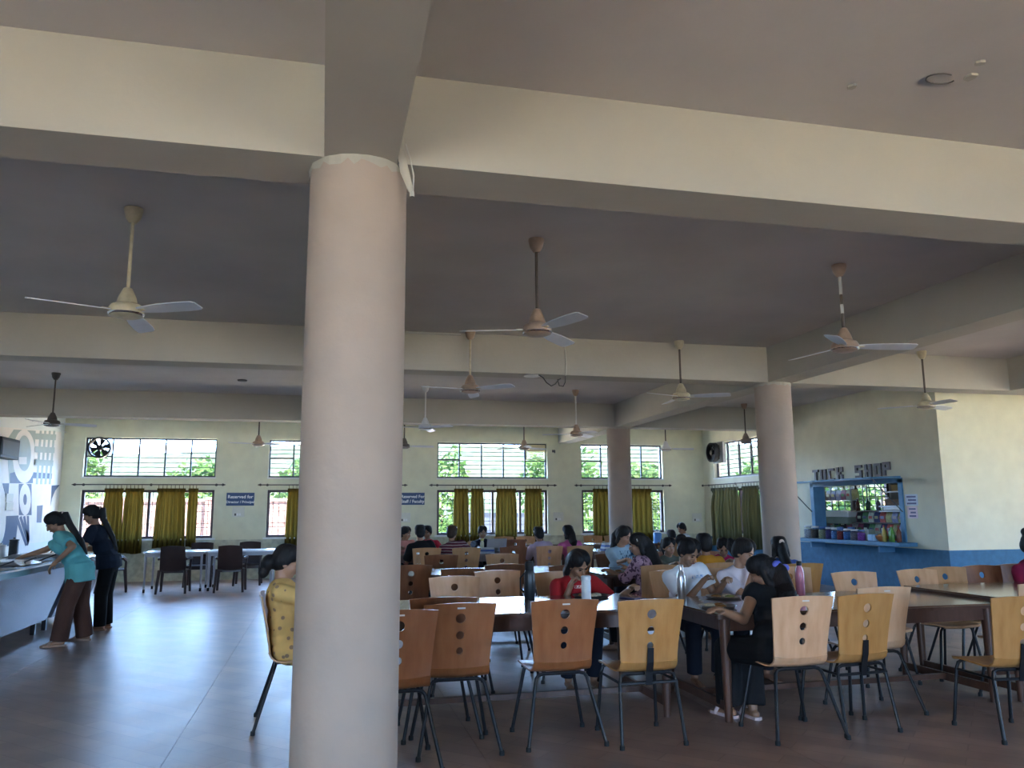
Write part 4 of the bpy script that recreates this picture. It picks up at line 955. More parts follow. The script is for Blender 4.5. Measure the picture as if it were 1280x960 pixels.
# ================================================================== steel serving counters
M_ss = mat('stainless', (.56, .60, .66), .27, .92, var=.03, scale=1.2); M_ssd = mat('steel_dark', (.05, .055, .065), .3, .6)
M_food = mat('food_yellow', (.45, .28, .06), .6, var=.4, scale=40)
def counter(y0, y1, label, npan, lb2):
    o = thing('serving_counter', label, 'counter', (0, 0, 0))
    xf, xb, zt, zb, xbase = -3.02, -4.05, .87, .16, -3.27
    MB().add([(xf-.02, y0, zt-.06), (xf-.02, y1, zt-.06), (xbase, y1, zb), (xbase, y0, zb), (xf-.05, y0, zt-.06), (xf-.05, y1, zt-.06), (xbase-.03, y1, zb), (xbase-.03, y0, zb)],
             [(0,1,2,3), (7,6,5,4), (0,1,5,4), (1,2,6,5), (2,3,7,6), (3,0,4,7)]).build('front_panel', M_ss, o)
    for y in (y0, y1-.02): MB().add([(xf-.03, y, zt-.06), (xbase-.03, y, zb), (xb, y, zb), (xb, y, zt-.06), (xf-.03, y+.02, zt-.06), (xbase-.03, y+.02, zb), (xb, y+.02, zb), (xb, y+.02, zt-.06)],
             [(0,1,2,3), (7,6,5,4), (0,1,5,4), (1,2,6,5), (2,3,7,6), (3,0,4,7)]).build('side_panel', M_ss, o)
    boxobj('bottom_shelf', (xb, y0+.02, zb), (xbase-.04, y1-.02, zb+.02), M_ssd, o)
    mb = MB(); mb.box((xf-.12, y0, zt-.06), (xf, y1, zt)); mb.box((xb, y0, zt-.06), (xb+.10, y1, zt))
    mb.box((xf-.12, y0, zt-.06), (xb+.1, y0+.06, zt)); mb.box((xf-.12, y1-.06, zt-.06), (xb+.1, y1, zt)); mb.build('counter_top', M_ss, o)
    boxobj('well_floor', (xb+.1, y0+.06, zt-.12), (xf-.12, y1-.06, zt-.10), M_ssd, o)
    boxobj('back_ledge', (xb-.30, y0, zt-.06), (xb, y1, zt-.02), M_white, o)
    for y in (y0+.08, y1-.12):
        for x in (xbase-.10, xb+.06): boxobj('leg', (x-.025, y-.025, 0), (x+.025, y+.025, zb+.01), M_ssd, o)
    pw = (y1-y0-.14)/npan
    for i in range(npan):
        ya, yb = y0+.07+i*pw+.01, y0+.07+(i+1)*pw-.01
        p = thing('food_pan', '%s steel food pan sunk in the %s' % (['nearest', 'second', 'third', 'farthest'][i], lb2), 'pan', ((xb+xf)/2, (ya+yb)/2, zt-.10), 0, 'food pans in the '+lb2)
        hw, hd = (xf-xb)/2-.125, (yb-ya)/2
        mb = MB(); mb.box((-hw, -hd, 0), (hw, hd, .01))
        for a, b in (((-hw, -hd, .01), (hw, -hd+.01, .11)), ((-hw, hd-.01, .01), (hw, hd, .11)), ((-hw, -hd+.01, .01), (-hw+.01, hd-.01, .11)), ((hw-.01, -hd+.01, .01), (hw, hd-.01, .11))): mb.box(a, b)
        mb.build('pan_body', M_ss, p)
        if i % 2 == 0: MB().add([(-hw, -hd, .13), (hw, -hd, .125), (hw, hd, .125), (-hw, hd, .13), (-hw+.1, -hd+.06, .17), (hw-.1, -hd+.06, .165), (hw-.1, hd-.06, .165), (-hw+.1, hd-.06, .17)],
                     [(3,2,1,0), (4,5,6,7), (0,1,5,4), (1,2,6,5), (2,3,7,6), (3,0,4,7)]).build('lid', M_ss, p)
        else: MB().lathe([(hd*.8, .0), (hd*.85, .05), (hd*.4, .08), (.02, .085)], n=16).build('food', M_food if i == 1 else mat('food_brown', (.2, .09, .03), .5, var=.4, scale=40), p)
        sp2 = MB().tube([(hw*.3, 0, .05), (hw*.7, -.03, .13), (hw+.06, -.05, .20)], .008, 6).build('ladle', M_ssd, p, True)
    return o
counter(8.3, 11.15, 'stainless serving counter at left edge with slanted front', 4, 'front serving counter')
counter(11.35, 12.85, 'smaller stainless serving counter beyond the girl in teal', 2, 'rear serving counter')
for i, (px, py, r_, h_, m, lb) in enumerate(((50, 699, .07, .20, M_ss, 'steel canister at the back of the serving counters, left one'), (57, 699, .06, .16, M_white, 'white canister at the back of the serving counters'), (63, 698, .06, .22, M_ssd, 'dark canister at the back of the serving counters'))):
    c = Vector((-4.15-.0*i, 11.6+.45*i, .85))
    o = thing('canister', lb, 'canister', c); MB().lathe([(r_, 0), (r_, h_), (r_*.9, h_+.01)], n=16).build('body', m, o, True); MB().lathe([(r_*1.03, h_+.01), (r_*1.03, h_+.03), (.015, h_+.04), (.015, h_+.06)], n=16).build('lid', m, o, True)
# ================================================================== people
BLOBS = []
def _sphere(c, r, F=None, nu=14, nv=9):
    F = F or Matrix.Identity(3); vs = [Vector((0, 0, r[2]))]
    for j in range(1, nv):
        t = PI*j/nv
        for i in range(nu): vs.append(Vector((r[0]*math.sin(t)*math.cos(2*PI*i/nu), r[1]*math.sin(t)*math.sin(2*PI*i/nu), r[2]*math.cos(t))))
    vs.append(Vector((0, 0, -r[2])))
    f = [(0, 1+i, 1+(i+1) % nu) for i in range(nu)]
    for j in range(nv-2):
        for i in range(nu): f.append((1+j*nu+i, 1+(j+1)*nu+i, 1+(j+1)*nu+(i+1) % nu, 1+j*nu+(i+1) % nu))
    L = len(vs)-1; b = 1+(nv-2)*nu
    f += [(L, b+(i+1) % nu, b+i) for i in range(nu)]
    return [F @ v + Vector(c) for v in vs], f
def blob(name, prims, m, parent, voxel=.012, it=3):
    mb = MB()
    for p in prims:
        if p[0] == 'e': mb.add(*_sphere(p[1], p[2], p[3] if len(p) > 3 else None))
        elif p[0] == 'c':
            a, ra, b, rb = Vector(p[1]), p[2], Vector(p[3]), p[4]
            d = (b-a).normalized(); L = (b-a).length
            pts = []; rs = []
            for t in (-1, -.87, -.5): pts.append(a+d*ra*t); rs.append(max(ra*math.sqrt(1-t*t), ra*.05))
            pts += [a, b]; rs += [ra, rb]
            for t in (.5, .87, 1): pts.append(b+d*rb*t); rs.append(max(rb*math.sqrt(1-t*t), rb*.05))
            mb.tube(pts, rs, 12)
        elif p[0] == 'f': mb.tube([p[1], p[3]], [p[2], p[4]], 16)
        elif p[0] == 't': mb.tube(p[1], p[2], 14, flat=p[3] if len(p) > 3 else None)
    me = bpy.data.meshes.new(name); me.from_pydata(mb.v, [], mb.f)
    bm = bmesh.new(); bm.from_mesh(me); bmesh.ops.recalc_face_normals(bm, faces=bm.faces); bm.to_mesh(me); bm.free()
    me.materials.append(m); o = link(name, me, parent)
    r = o.modifiers.new('r', 'REMESH'); r.mode = 'VOXEL'; r.voxel_size = voxel; r.use_smooth_shade = True
    s = o.modifiers.new('s', 'SMOOTH'); s.factor = .5; s.iterations = it
    BLOBS.append(o); return o
def bake_blobs():
    dg = bpy.context.evaluated_depsgraph_get()
    new = [(o, bpy.data.meshes.new_from_object(o.evaluated_get(dg))) for o in BLOBS]
    for o, me in new:
        old = o.data; o.modifiers.clear(); o.data = me; bpy.data.meshes.remove(old)
        me.polygons.foreach_set('use_smooth', [True]*len(me.polygons))
M_skin = [mat('skin_brown', (.30, .155, .088), .45, var=.08, scale=8), mat('skin_mid', (.38, .20, .12), .45, var=.08, scale=8), mat('skin_deep', (.22, .11, .064), .45, var=.08, scale=8)]
M_hair = mat('hair_black', (.011, .009, .009), .55, spec=.25, var=.4, scale=30, stretch=(3, 3, .3), bump=.5, bscale=60)
M_hairb = mat('hair_brown', (.040, .022, .014), .55, spec=.25, var=.4, scale=30, stretch=(3, 3, .3), bump=.5, bscale=60)
M_eyew = mat('eye_white', (.6, .58, .55), .3); M_iris = mat('eye_dark', (.01, .008, .008), .2); M_lip = mat('lips', (.26, .09, .075), .45)
def cloth(name, c, var=.12): return mat(name, c, .85, var=var, scale=5, bump=.35, bscale=9, spec=.2)
def pattern(name, base, spot, scale, thr, kind='dots'):
    M = cloth(name, base); n = M.node_tree.nodes; l = M.node_tree.links; b = n['Principled BSDF']
    src = b.inputs['Base Color'].links[0].from_socket; tcn = n.new('ShaderNodeTexCoord')
    if kind == 'dots':
        v = n.new('ShaderNodeTexVoronoi'); v.inputs['Scale'].default_value = scale; out = v.outputs['Distance']; op = 'LESS_THAN'
        v.inputs['Randomness'].default_value = .6
    elif kind == 'floral':
        v = n.new('ShaderNodeTexNoise'); v.inputs['Scale'].default_value = scale; v.inputs['Detail'].default_value = 3; out = v.outputs['Fac']; op = 'GREATER_THAN'
    else:
        v = n.new('ShaderNodeTexWave'); v.bands_direction = 'Z'; v.inputs['Scale'].default_value = scale; v.inputs['Distortion'].default_value = 1.5; out = v.outputs['Fac']; op = 'GREATER_THAN'
    l.new(tcn.outputs['Object'], v.inputs['Vector'])
    t = n.new('ShaderNodeMath'); t.operation = op; t.inputs[1].default_value = thr; l.new(out, t.inputs[0])
    mx = n.new('ShaderNodeMixRGB'); l.new(t.outputs[0], mx.inputs[0]); l.new(src, mx.inputs[1]); mx.inputs[2].default_value = tuple(spot)+(1,)
    l.new(mx.outputs[0], b.inputs['Base Color']); return M
def printed(M, col, z0, z1, hw=.08, scale=(70, 1, 26), thr=.52):
    """small block of printed marks on the chest"""
    n = M.node_tree.nodes; l = M.node_tree.links; b = n['Principled BSDF']; src = b.inputs['Base Color'].links[0].from_socket
    tcn = n.new('ShaderNodeTexCoord'); s = n.new('ShaderNodeSeparateXYZ'); l.new(tcn.outputs['Object'], s.inputs[0])
    def cmp(o, op, v):
        m_ = n.new('ShaderNodeMath'); m_.operation = op; m_.inputs[1].default_value = v; l.new(o, m_.inputs[0]); return m_.outputs[0]
    ab = n.new('ShaderNodeMath'); ab.operation = 'ABSOLUTE'; l.new(s.outputs['X'], ab.inputs[0])
    mp = n.new('ShaderNodeMapping'); mp.inputs['Scale'].default_value = scale; l.new(tcn.outputs['Object'], mp.inputs[0])
    nz = n.new('ShaderNodeTexNoise'); nz.inputs['Scale'].default_value = 1; l.new(mp.outputs[0], nz.inputs['Vector'])
    t = [cmp(ab.outputs[0], 'LESS_THAN', hw), cmp(s.outputs['Z'], 'GREATER_THAN', z0), cmp(s.outputs['Z'], 'LESS_THAN', z1), cmp(nz.outputs['Fac'], 'GREATER_THAN', thr)]
    cur = t[0]
    for q_ in t[1:]:
        m_ = n.new('ShaderNodeMath'); m_.operation = 'MULTIPLY'; l.new(cur, m_.inputs[0]); l.new(q_, m_.inputs[1]); cur = m_.outputs[0]
    mx = n.new('ShaderNodeMixRGB'); l.new(cur, mx.inputs[0]); l.new(src, mx.inputs[1]); mx.inputs[2].default_value = tuple(col)+(1,); l.new(mx.outputs[0], b.inputs['Base Color']); return M
def ik(S_, T, a, b, hint):
    v = T-S_; D = min(v.length, (a+b)*.995); u = v.normalized(); T = S_+u*D
    x = (a*a-b*b+D*D)/(2*D); h = math.sqrt(max(a*a-x*x, 0)); p = hint-u*hint.dot(u); p.normalize()
    return S_+u*x+p*h, T
def person(label, hip, deg, head, hy, hp, hr, L, R, top, legs, skin=0, hair='pony', hairm=None, face=True, near=False, stand=False, sleeve=.6, feet=None, shoes=None,
           long_top=0., loose=1.0, leg_loose=1.0, hair_len=.32, elbowL=None, elbowR=None, fist=.5, hairband=None, scarf=None, neck_in=False):
    rz = math.radians(deg)
    o = thing('person', label, 'person', (hip[0], hip[1], 0), rz)
    inv = Matrix.Rotation(-rz, 3, 'Z'); base = Vector((hip[0], hip[1], 0))
    def loc(w): return inv @ (Vector(w)-base)
    P = Vector((0, 0, hip[2]))
    HF = Matrix.Rotation(math.radians(hy), 3, 'Z') @ Matrix.Rotation(-math.radians(hp), 3, 'X') @ Matrix.Rotation(math.radians(hr), 3, 'Y')
    Hc = loc(head)
    N = Hc - HF.col[2]*.10 - Vector((0, 0, .055)) - HF.col[1]*.015
    d = N-P; TL = d.length
    if TL > .54: N = P+d*(.54/TL); TL = .54
    d = (N-P).normalized()
    Hc = N + HF.col[2]*.10 + Vector((0, 0, .055)) + HF.col[1]*.015
    tw = Matrix.Rotation(math.radians(hy*.25), 3, 'Z')
    rgt = tw @ Vector((1, 0, 0)); rgt = (rgt-d*rgt.dot(d)).normalized(); fw = d.cross(rgt)
    TF = Matrix((rgt, fw, d)).transposed()
    sk = M_skin[skin]; vx = .0068 if near else .0098; fr = .0082 if near else .0105
    def along(t): return P+(N-P)*t
    shl, shr = N-d*.045-rgt*.155, N-d*.045+rgt*.155
    pel, wst, che = along(.10), along(.42), along(.76)
    torso = [('e', pel, (.160, .118, .13), TF), ('e', wst, (.128, .092, .14), TF), ('e', che+fw*.005, (.148, .102, .15), TF), ('c', shl+rgt*.02, .05, shr-rgt*.02, .05), ('c', along(.9)-rgt*.07, .06, along(.9)+rgt*.07, .06),
             ('e', along(.70)+fw*.075-rgt*.065, (.055, .045, .055), TF), ('e', along(.70)+fw*.075+rgt*.065, (.055, .045, .055), TF)]
    b = list(torso)
    b += [('c', N-d*.05, .052, Hc-HF.col[2]*.06-HF.col[1]*.02, .046)]
    h = lambda x, y, z: Hc+HF @ Vector((x, y, z))
    b += [('e', h(0, -.012, .030), (.071, .088, .082), HF), ('e', h(0, .022, -.028), (.056, .060, .076), HF), ('e', h(0, .050, -.084), (.024, .022, .020), HF),
          ('c', h(0, .080, .008), .008, h(0, .097, -.026), .0115), ('e', h(0, .062, .024), (.046, .020, .014), HF), ('e', h(.034, .050, -.030), (.022, .022, .024), HF), ('e', h(-.034, .050, -.030), (.022, .022, .024), HF),
          ('e', h(0, .074, -.056), (.022, .011, .012), HF), ('e', h(.071, -.006, -.012), (.009, .020, .029), HF), ('e', h(-.071, -.006, -.012), (.009, .020, .029), HF)]
    arms = []
    for s, S_, T, hint in ((-1, shl, L, elbowL), (1, shr, R, elbowR)):
        T = loc(T); hint = (inv @ Vector(hint)) if hint is not None else Vector((s*.28, -.3, -.9))
        E_, T = ik(S_, T, .262, .232, hint)
        arms.append((s, S_, E_, T))
        b += [('c', S_, .048, E_, .037), ('c', E_, .037, T, .024)]
        hd = (T-E_).normalized(); pn = Vector((0, 0, -1)); pn = pn-hd*pn.dot(hd)
        pn = pn.normalized() if pn.length > .2 else (fw-hd*fw.dot(hd)).normalized()
        side = hd.cross(pn).normalized(); HM = Matrix((side, hd, pn)).transposed()
        b.append(('e', T+hd*.045, (.037, .052, .016), HM)); b.append(('c', T-hd*.01, .024, T+hd*.03, .026))
        inward = -s if side.dot(rgt) > 0 else s
        for k, (off, ln) in enumerate(((-.027, .062), (-.009, .072), (.010, .068), (.027, .052))):
            k0 = T+hd*.085+side*off*(-inward if False else 1); cur = fist
            k1 = k0+(hd*math.cos(cur)+pn*math.sin(cur))*ln*.5; k2 = k1+(hd*math.cos(cur*2.2)+pn*math.sin(cur*2.2))*ln*.5
            b += [('c', k0-hd*.02, fr, k1, fr*.95), ('c', k1, fr*.95, k2, fr*.85)]
        t0 = T+hd*.025+side*inward*.026; t1 = t0+(side*inward*.6+hd*.6+pn*.35).normalized()*.038; t2 = t1+(hd*.8+pn*.55+side*inward*.1).normalized()*.030
        b += [('c', t0, fr*1.15, t1, fr*1.05), ('c', t1, fr*1.05, t2, fr*.9)]
    LG = []
    for i, s in enumerate((-1, 1)):
        Hj = P+Vector((s*.085, 0, -.02))
        if stand:
            A = loc(feet[i])+Vector((0, 0, .075)); K = (Hj+A)/2+Vector((0, .03, 0)); fd = Vector((s*.15, 1, 0)).normalized()
        else:
            A = (loc(feet[i]) if feet else Vector((s*.11, .36, 0)))+Vector((0, 0, .07)); K, A = ik(Hj, A, .40, .405, Vector((s*.12, 1, .6))); fd = Vector((s*.12, 1, 0)).normalized()
        LG.append((s, Hj, K, A, fd))
        b += [('c', Hj, .082, K, .056), ('c', K, .055, K*.6+A*.4+Vector((0, -.012, 0)), .052), ('c', K*.6+A*.4+Vector((0, -.012, 0)), .050, A, .033),
              ('c', A+Vector((0, 0, -.035))-fd*.03, .030, A+Vector((0, 0, -.045))+fd*.10, .026), ('c', A+Vector((0, 0, -.045))+fd*.09, .026, A+Vector((0, 0, -.055))+fd*.155, .014)]
        for q_ in (-.028, .0, .026): b.append(('c', A+Vector((s*.0+q_, 0, -.052))+fd*.10, .013, A+Vector((q_*1.1, 0, -.057))+fd*.168, .010))
    blob('body', b, sk, o, vx, 2)
    # clothing
    g = .014*loose
    t = [('e', pel+d*.02, (.163+g, .121+g, .11+g), TF), ('e', wst, (.132+g*1.5, .098+g*1.5, .15), TF), ('e', che+fw*.005, (.150+g, .104+g, .150), TF), ('c', shl+rgt*.025, .052+g*.5, shr-rgt*.025, .052+g*.5), ('c', along(.9)-rgt*.07, .055+g*.4, along(.9)+rgt*.07, .055+g*.4),
         ('e', along(.70)+fw*.075-rgt*.065, (.055+g*.8, .046+g*.8, .055+g), TF), ('e', along(.70)+fw*.075+rgt*.065, (.055+g*.8, .046+g*.8, .055+g), TF)]
    for s, S_, E_, T in arms:
        if sleeve <= 0: continue
        if sleeve <= 1: t += [('c', S_, .052+g*.5, S_+(E_-S_)*.05, .052+g*.5), ('f', S_, .055+g*.6, S_+(E_-S_)*sleeve, .050+g*1.1)]
        else:
            t += [('c', S_, .054+g*.6, E_, .046+g*.6), ('f', E_, .045+g*.6, E_+(T-E_)*(sleeve-1), .034+g*.6), ('e', E_, (.045+g*.6,)*3)]
    if stand: t += [('e', P+Vector((0, 0, .02)), (.192, .145, .13), None), ('t', [pel+Vector((0, 0, .05)), P+Vector((0, 0, -.02-long_top))], [.172+g, .182+g], .76)]
    elif long_top:
        for s, Hj, K, A, fd in LG: t += [('c', Hj, .092+g, Hj+(K-Hj)*min(long_top, 1), .074+g)]
    blob('top', t, top, o, .0105 if near else .013, 3)
    lg = [('e', P+Vector((0, -.005, 0)), (.160, .120, .11), None)] if not stand else [('e', P, (.158, .118, .13), None)]
    lw = .012*leg_loose
    for s, Hj, K, A, fd in LG:
        end = A+Vector((0, 0, .02)) if not stand else A+Vector((0, 0, -.02))
        lg += [('c', Hj, .086+lw*.6, K, .060+lw), ('f', K, .060+lw, end, .044+lw*1.6), ('e', K, (.060+lw,)*3)]
    blob('trousers', lg, legs, o, .0105 if near else .013, 3)
    if shoes:
        for s, Hj, K, A, fd in LG:
            c = A+Vector((0, 0, -.07)); side = Vector((fd.y, -fd.x, 0))
            poly = [c+fd*a_+side*b_ for a_, b_ in ((-.065, -.028), (-.075, 0), (-.065, .028), (.05, .040), (.15, .040), (.182, .012), (.182, -.012), (.15, -.040), (.05, -.040))]
            n_ = len(poly); sh = MB().add([(p_.x, p_.y, .002) for p_ in poly]+[(p_.x, p_.y, .022) for p_ in poly], [tuple(range(n_)), tuple(range(2*n_-1, n_-1, -1))]+[(i, (i+1) % n_, n_+(i+1) % n_, n_+i) for i in range(n_)]).build('sandal', shoes, o)
            MB().tube([c+fd*.10+side*.043+Vector((0, 0, .012)), c+fd*.085+side*.03+Vector((0, 0, .052)), c+fd*.085-side*.03+Vector((0, 0, .052)), c+fd*.10-side*.043+Vector((0, 0, .012))], .014, 6, flat=.35).build('strap', shoes, sh, True)
    # hair
    hm = hairm or M_hair
    hp_ = [('e', h(0, -.030, .047), (.083, .086, .083), HF), ('e', h(.036, -.004, .064), (.050, .081, .068), HF), ('e', h(-.036, -.004, .064), (.050, .081, .068), HF), ('e', h(.066, -.012, .022), (.020, .040, .055), HF), ('e', h(-.066, -.012, .022), (.020, .040, .055), HF), ('e', h(0, -.046, .008), (.081, .072, .086), HF)]
    nk = h(0, -.095, -.03)
    bk = -fw
    if hair in ('pony', 'plait', 'long'):
        pass
    if hair == 'pony':
        a0 = h(0, -.112, .045); hp_ += [('e', a0, (.030, .030, .030))]
        pts = [a0, a0+bk*.055+Vector((0, 0, -.01)), a0+bk*.075+Vector((0, 0, -.10)), a0+bk*.055+Vector((0, 0, -hair_len*.6)), a0+bk*.02+Vector((0, 0, -hair_len))]
        if hair_len > .25: pts = [a0, a0+bk*.05+Vector((0, 0, -.02)), N+bk*.125+d*.05, N+bk*.145-d*(hair_len*.5), N+bk*.135-d*hair_len*.9]
        hp_.append(('t', pts, [.022, .036, .040, .034, .010]))
    elif hair == 'long':
        pts = [h(0, -.06, .04), h(0, -.095, -.05), N+bk*.105+Vector((0, 0, -.02)), N+bk*.125-d*(hair_len*.5), N+bk*.12-d*hair_len]
        hp_.append(('t', pts, [.075, .085, .095, .095, .05], .55)); hp_ += [('c', h(.066, -.03, .03), .024, h(.075, -.03, -.09), .028), ('c', h(-.066, -.03, .03), .024, h(-.075, -.03, -.09), .028)]
    elif hair == 'bun': hp_ += [('e', h(0, -.130, .055), (.056, .048, .052), HF), ('c', h(0, -.09, .03), .05, h(0, -.11, .045), .045)]
    elif hair == 'topbun': hp_ += [('e', h(0, -.085, .125), (.046, .046, .044), HF), ('c', h(0, -.05, .08), .05, h(0, -.07, .10), .04)]
    elif hair == 'lowbun': hp_ += [('e', h(0, -.125, -.035), (.055, .050, .062), HF), ('e', h(0, -.135, -.10), (.04, .04, .05), HF)]
    elif hair == 'short': hp_ += [('e', h(0, -.060, -.03), (.070, .050, .060), HF)]
    ho = blob('hair', hp_, hm, o, .0085 if near else .011, 2)
    if hairband:
        if hairband == 'band': MB().tube([h(.082*math.cos(a), -.01, .035+.092*math.sin(a)) for a in [PI*k/14 for k in range(15)]], .008, 6).build('hair_band', cloth('band_white', (.7, .68, .62)), ho, True)
        elif hairband == 'ribbon':
            a0 = h(.02, -.125, -.02)
            for s in (-1, 1): MB().add(*_sphere(a0+rgt*(s*.035)+bk*.02, (.04, .02, .028))).build('ribbon_loop', cloth('ribbon_blue', (.12, .14, .50)), ho, True)
            MB().add(*_sphere(a0+bk*.02, (.016, .016, .02))).build('ribbon_knot', cloth('ribbon_blue', (.12, .14, .50)), ho, True)
        else:
            a0 = h(0, -.125, .04); MB().add(*_sphere(a0, (.030, .016, .030))).build('hair_tie', cloth('tie_pale', (.65, .55, .5)), ho, True)
    if face:
        for s in (-1, 1):
            ey = MB().add(*_sphere(h(s*.029, .0735, .003), (.0135, .0075, .0062 if hp < 15 else .0035), HF)).build('eye', M_eyew if hp < 15 else M_iris, o, True)
            if hp < 15: MB().add(*_sphere(h(s*.029, .0795, .003), (.0058, .003, .0055), HF)).build('iris', M_iris, ey, True)
            MB().tube([h(s*.013, .083, .020), h(s*.030, .080, .027), h(s*.047, .066, .021)], [.0032, .0042, .002], 6).build('eyebrow', hm, o, True)
        MB().add(*_sphere(h(0, .0835, -.055), (.022, .0062, .0072), HF)).build('lips', M_lip, o, True)
    if scarf: MB().tube([N+fw*.06+rgt*.03, N+fw*.02+rgt*.075-d*.0, N-fw*.05+rgt*.05+d*.01, N-fw*.05-rgt*.05+d*.01, N+fw*.02-rgt*.075, N+fw*.07-rgt*.02], .02, 8, flat=.5).build('scarf', scarf, o, True)
    return o
def hd(px, py, Y): return atY(px, py, Y)
JEAN = cloth('denim', (.011, .013, .021)); BLK = cloth('cloth_black', (.011, .011, .012)); DRK = cloth('trousers_dark', (.025, .025, .03))
SAND = mat('sandal_tan', (.42, .27, .19), .6); SANDW = mat('sandal_pink', (.58, .44, .42), .6)
V = Vector
# standing at the serving counter
p1, p2 = V((-2.78, 9.98, 0)), V((-2.62, 10.36, 0))
person('girl in a teal t-shirt and brown trousers leaning over the serving counter', (-2.66, 10.16, .80), 92, hd(68, 654, 10.2), 12, 38, 0,
       V((-2.86, 9.93, .92)), V((-3.36, 10.45, .96)), cloth('tee_teal', (.13, .42, .42)), cloth('trousers_brown', (.105, .050, .036)), 0, 'pony', face=True, near=True, stand=True, sleeve=.72,
       feet=[p1, p2], shoes=SAND, long_top=.10, loose=1.5, leg_loose=2.6, hair_len=.40, elbowL=V((1.0, -.5, -.1)), hairband='tie')
person('girl in navy top and black trousers standing behind the girl in teal', (-2.62, 11.25, .82), 88, hd(114, 644, 11.28), 5, 22, 0,
       V((-3.12, 11.05, 1.02)), V((-3.12, 11.42, 1.02)), cloth('tee_navy', (.018, .024, .040)), BLK, 1, 'pony', hairm=M_hair, face=True, near=True, stand=True, sleeve=.7,
       feet=[V((-2.66, 11.16, 0)), V((-2.64, 11.40, 0))], shoes=SAND, long_top=.04, loose=1.2, leg_loose=1.6, hair_len=.46, hairband='tie')
# near row
person('woman in yellow dotted kurta seated behind the near column', (-.20, 6.0, .53), -90, hd(359, 703, 6.0), 0, 16, 0, V((.36, 6.18, .80)), V((.34, 5.78, .80)),
       pattern('kurta_yellow', (.66, .41, .14), (.30, .19, .11), 17, .24), cloth('salwar_yellow', (.60, .38, .14)), 1, 'lowbun', near=True, sleeve=1.5, long_top=.8, loose=1.2, leg_loose=2.5)
person('girl in a red t-shirt bent over her plate at the near table', (2.14, 6.90, .53), 180, hd(723, 706, 6.50), 22, 34, 8, V((2.50, 6.32, .80)), hd(712, 735, 6.42),
       printed(cloth('tee_red', (.36, .018, .022)), (.7, .6, .55), .805, .83, .075, (160, 1, 90)), JEAN, 0, 'long', near=True, sleeve=.8, hair_len=.16, elbowR=V((-.4, .3, -1)), fist=.9, loose=1.3)
person('girl in white t-shirt eating from a steel plate', (3.21, 6.76, .53), 180, hd(861, 691, 6.50), 22, 30, 0, V((3.36, 6.30, .84)), V((3.16, 6.32, .84)),
       printed(cloth('tee_white', (.74, .75, .78)), (.25, .40, .60), .86, .89, .06), JEAN, 0, 'bun', near=True, sleeve=.65, fist=.9, loose=.9)
person('girl in pale pink top lifting food to her mouth', (3.67, 6.78, .53), 180, hd(930, 691, 6.46), 34, 22, -4, V((3.84, 6.28, .80)), hd(941, 714, 6.33),
       cloth('tee_pinkwhite', (.66, .58, .62)), JEAN, 1, 'pony', near=True, sleeve=.7, hair_len=.14, fist=.9, elbowR=V((-.4, .2, -1)), loose=1.2)
person('girl in black dress seen from behind at the near table', (3.03, 4.98, .53), 10, hd(952, 716, 5.26), 34, 28, 0, atZ(903, 764, .78), V((3.30, 5.42, .79)),
       BLK, BLK, 0, 'long', near=True, face=False, sleeve=.35, long_top=1., loose=1.2, leg_loose=2.4, hair_len=.20, feet=[V((2.86, 5.38, 0)), V((3.00, 5.30, 0))], shoes=SANDW, hairband='ribbon', elbowL=V((-.35, -.35, -1)))
person('woman in maroon top with a hair bun at the right picture edge', (6.70, 6.46, .53), 180, hd(1291, 684, 6.35), 10, 14, 0, V((6.88, 6.15, .80)), V((6.53, 6.15, .80)),
       cloth('top_maroon', (.26, .015, .055)), DRK, 0, 'topbun', sleeve=.8)
# second row, beside the shop-side column
person('girl in pale blue printed top across the second row table', (3.75, 9.82, .53), 180, hd(780, 670, 9.55), 38, 22, 0, V((3.92, 9.10, .80)), V((3.58, 9.14, .86)),
       printed(cloth('tee_blue', (.34, .47, .56)), (.03, .08, .14), .80, .95, .09), JEAN, 1, 'long', sleeve=1.3, hair_len=.2, fist=.9)
person('girl in floral top with long loose hair, side turned to us', (3.42, 8.0, .53), 52, hd(797, 681, 8.15), 15, 14, 0, V((3.10, 8.35, .79)), V((3.35, 8.45, .79)),
       pattern('top_floral', (.46, .27, .33), (.10, .045, .075), 26, .53, 'floral'), BLK, 1, 'long', sleeve=1.35, hair_len=.36, long_top=.5, loose=1.3, hairband='band')
person('girl in olive top looking towards us in the second row', (4.40, 9.86, .53), 180, hd(836, 684, 9.62), 4, 8, 0, V((4.55, 9.2, .80)), V((4.25, 9.2, .80)),
       cloth('top_olive', (.13, .14, .11)), DRK, 1, 'pony', sleeve=1.3, hair_len=.2)
person('person in orange shirt seen from behind in the second row', (4.20, 8.10, .53), 0, hd(880, 681, 8.22), -6, 10, 0, V((4.03, 8.45, .79)), V((4.38, 8.45, .79)),
       cloth('shirt_orange', (.58, .27, .03)), DRK, 0, 'short', face=False, sleeve=.8, loose=.9)
person('girl in magenta top looking down in the second row', (5.12, 9.78, .53), 180, hd(904, 685, 9.50), -22, 30, 0, V((5.26, 9.18, .80)), V((4.94, 9.18, .80)),
       cloth('top_magenta', (.40, .02, .10)), DRK, 0, 'short', sleeve=.9, fist=.8)
person('girl with long black ponytail and blue top, back to us', (4.93, 7.78, .53), -6, hd(974, 685, 7.98), -10, 14, 0, V((4.75, 8.42, .79)), V((5.10, 8.42, .79)),
       cloth('top_blue', (.05, .10, .30)), DRK, 0, 'long', face=False, sleeve=.8, hair_len=.30, hairband='tie')
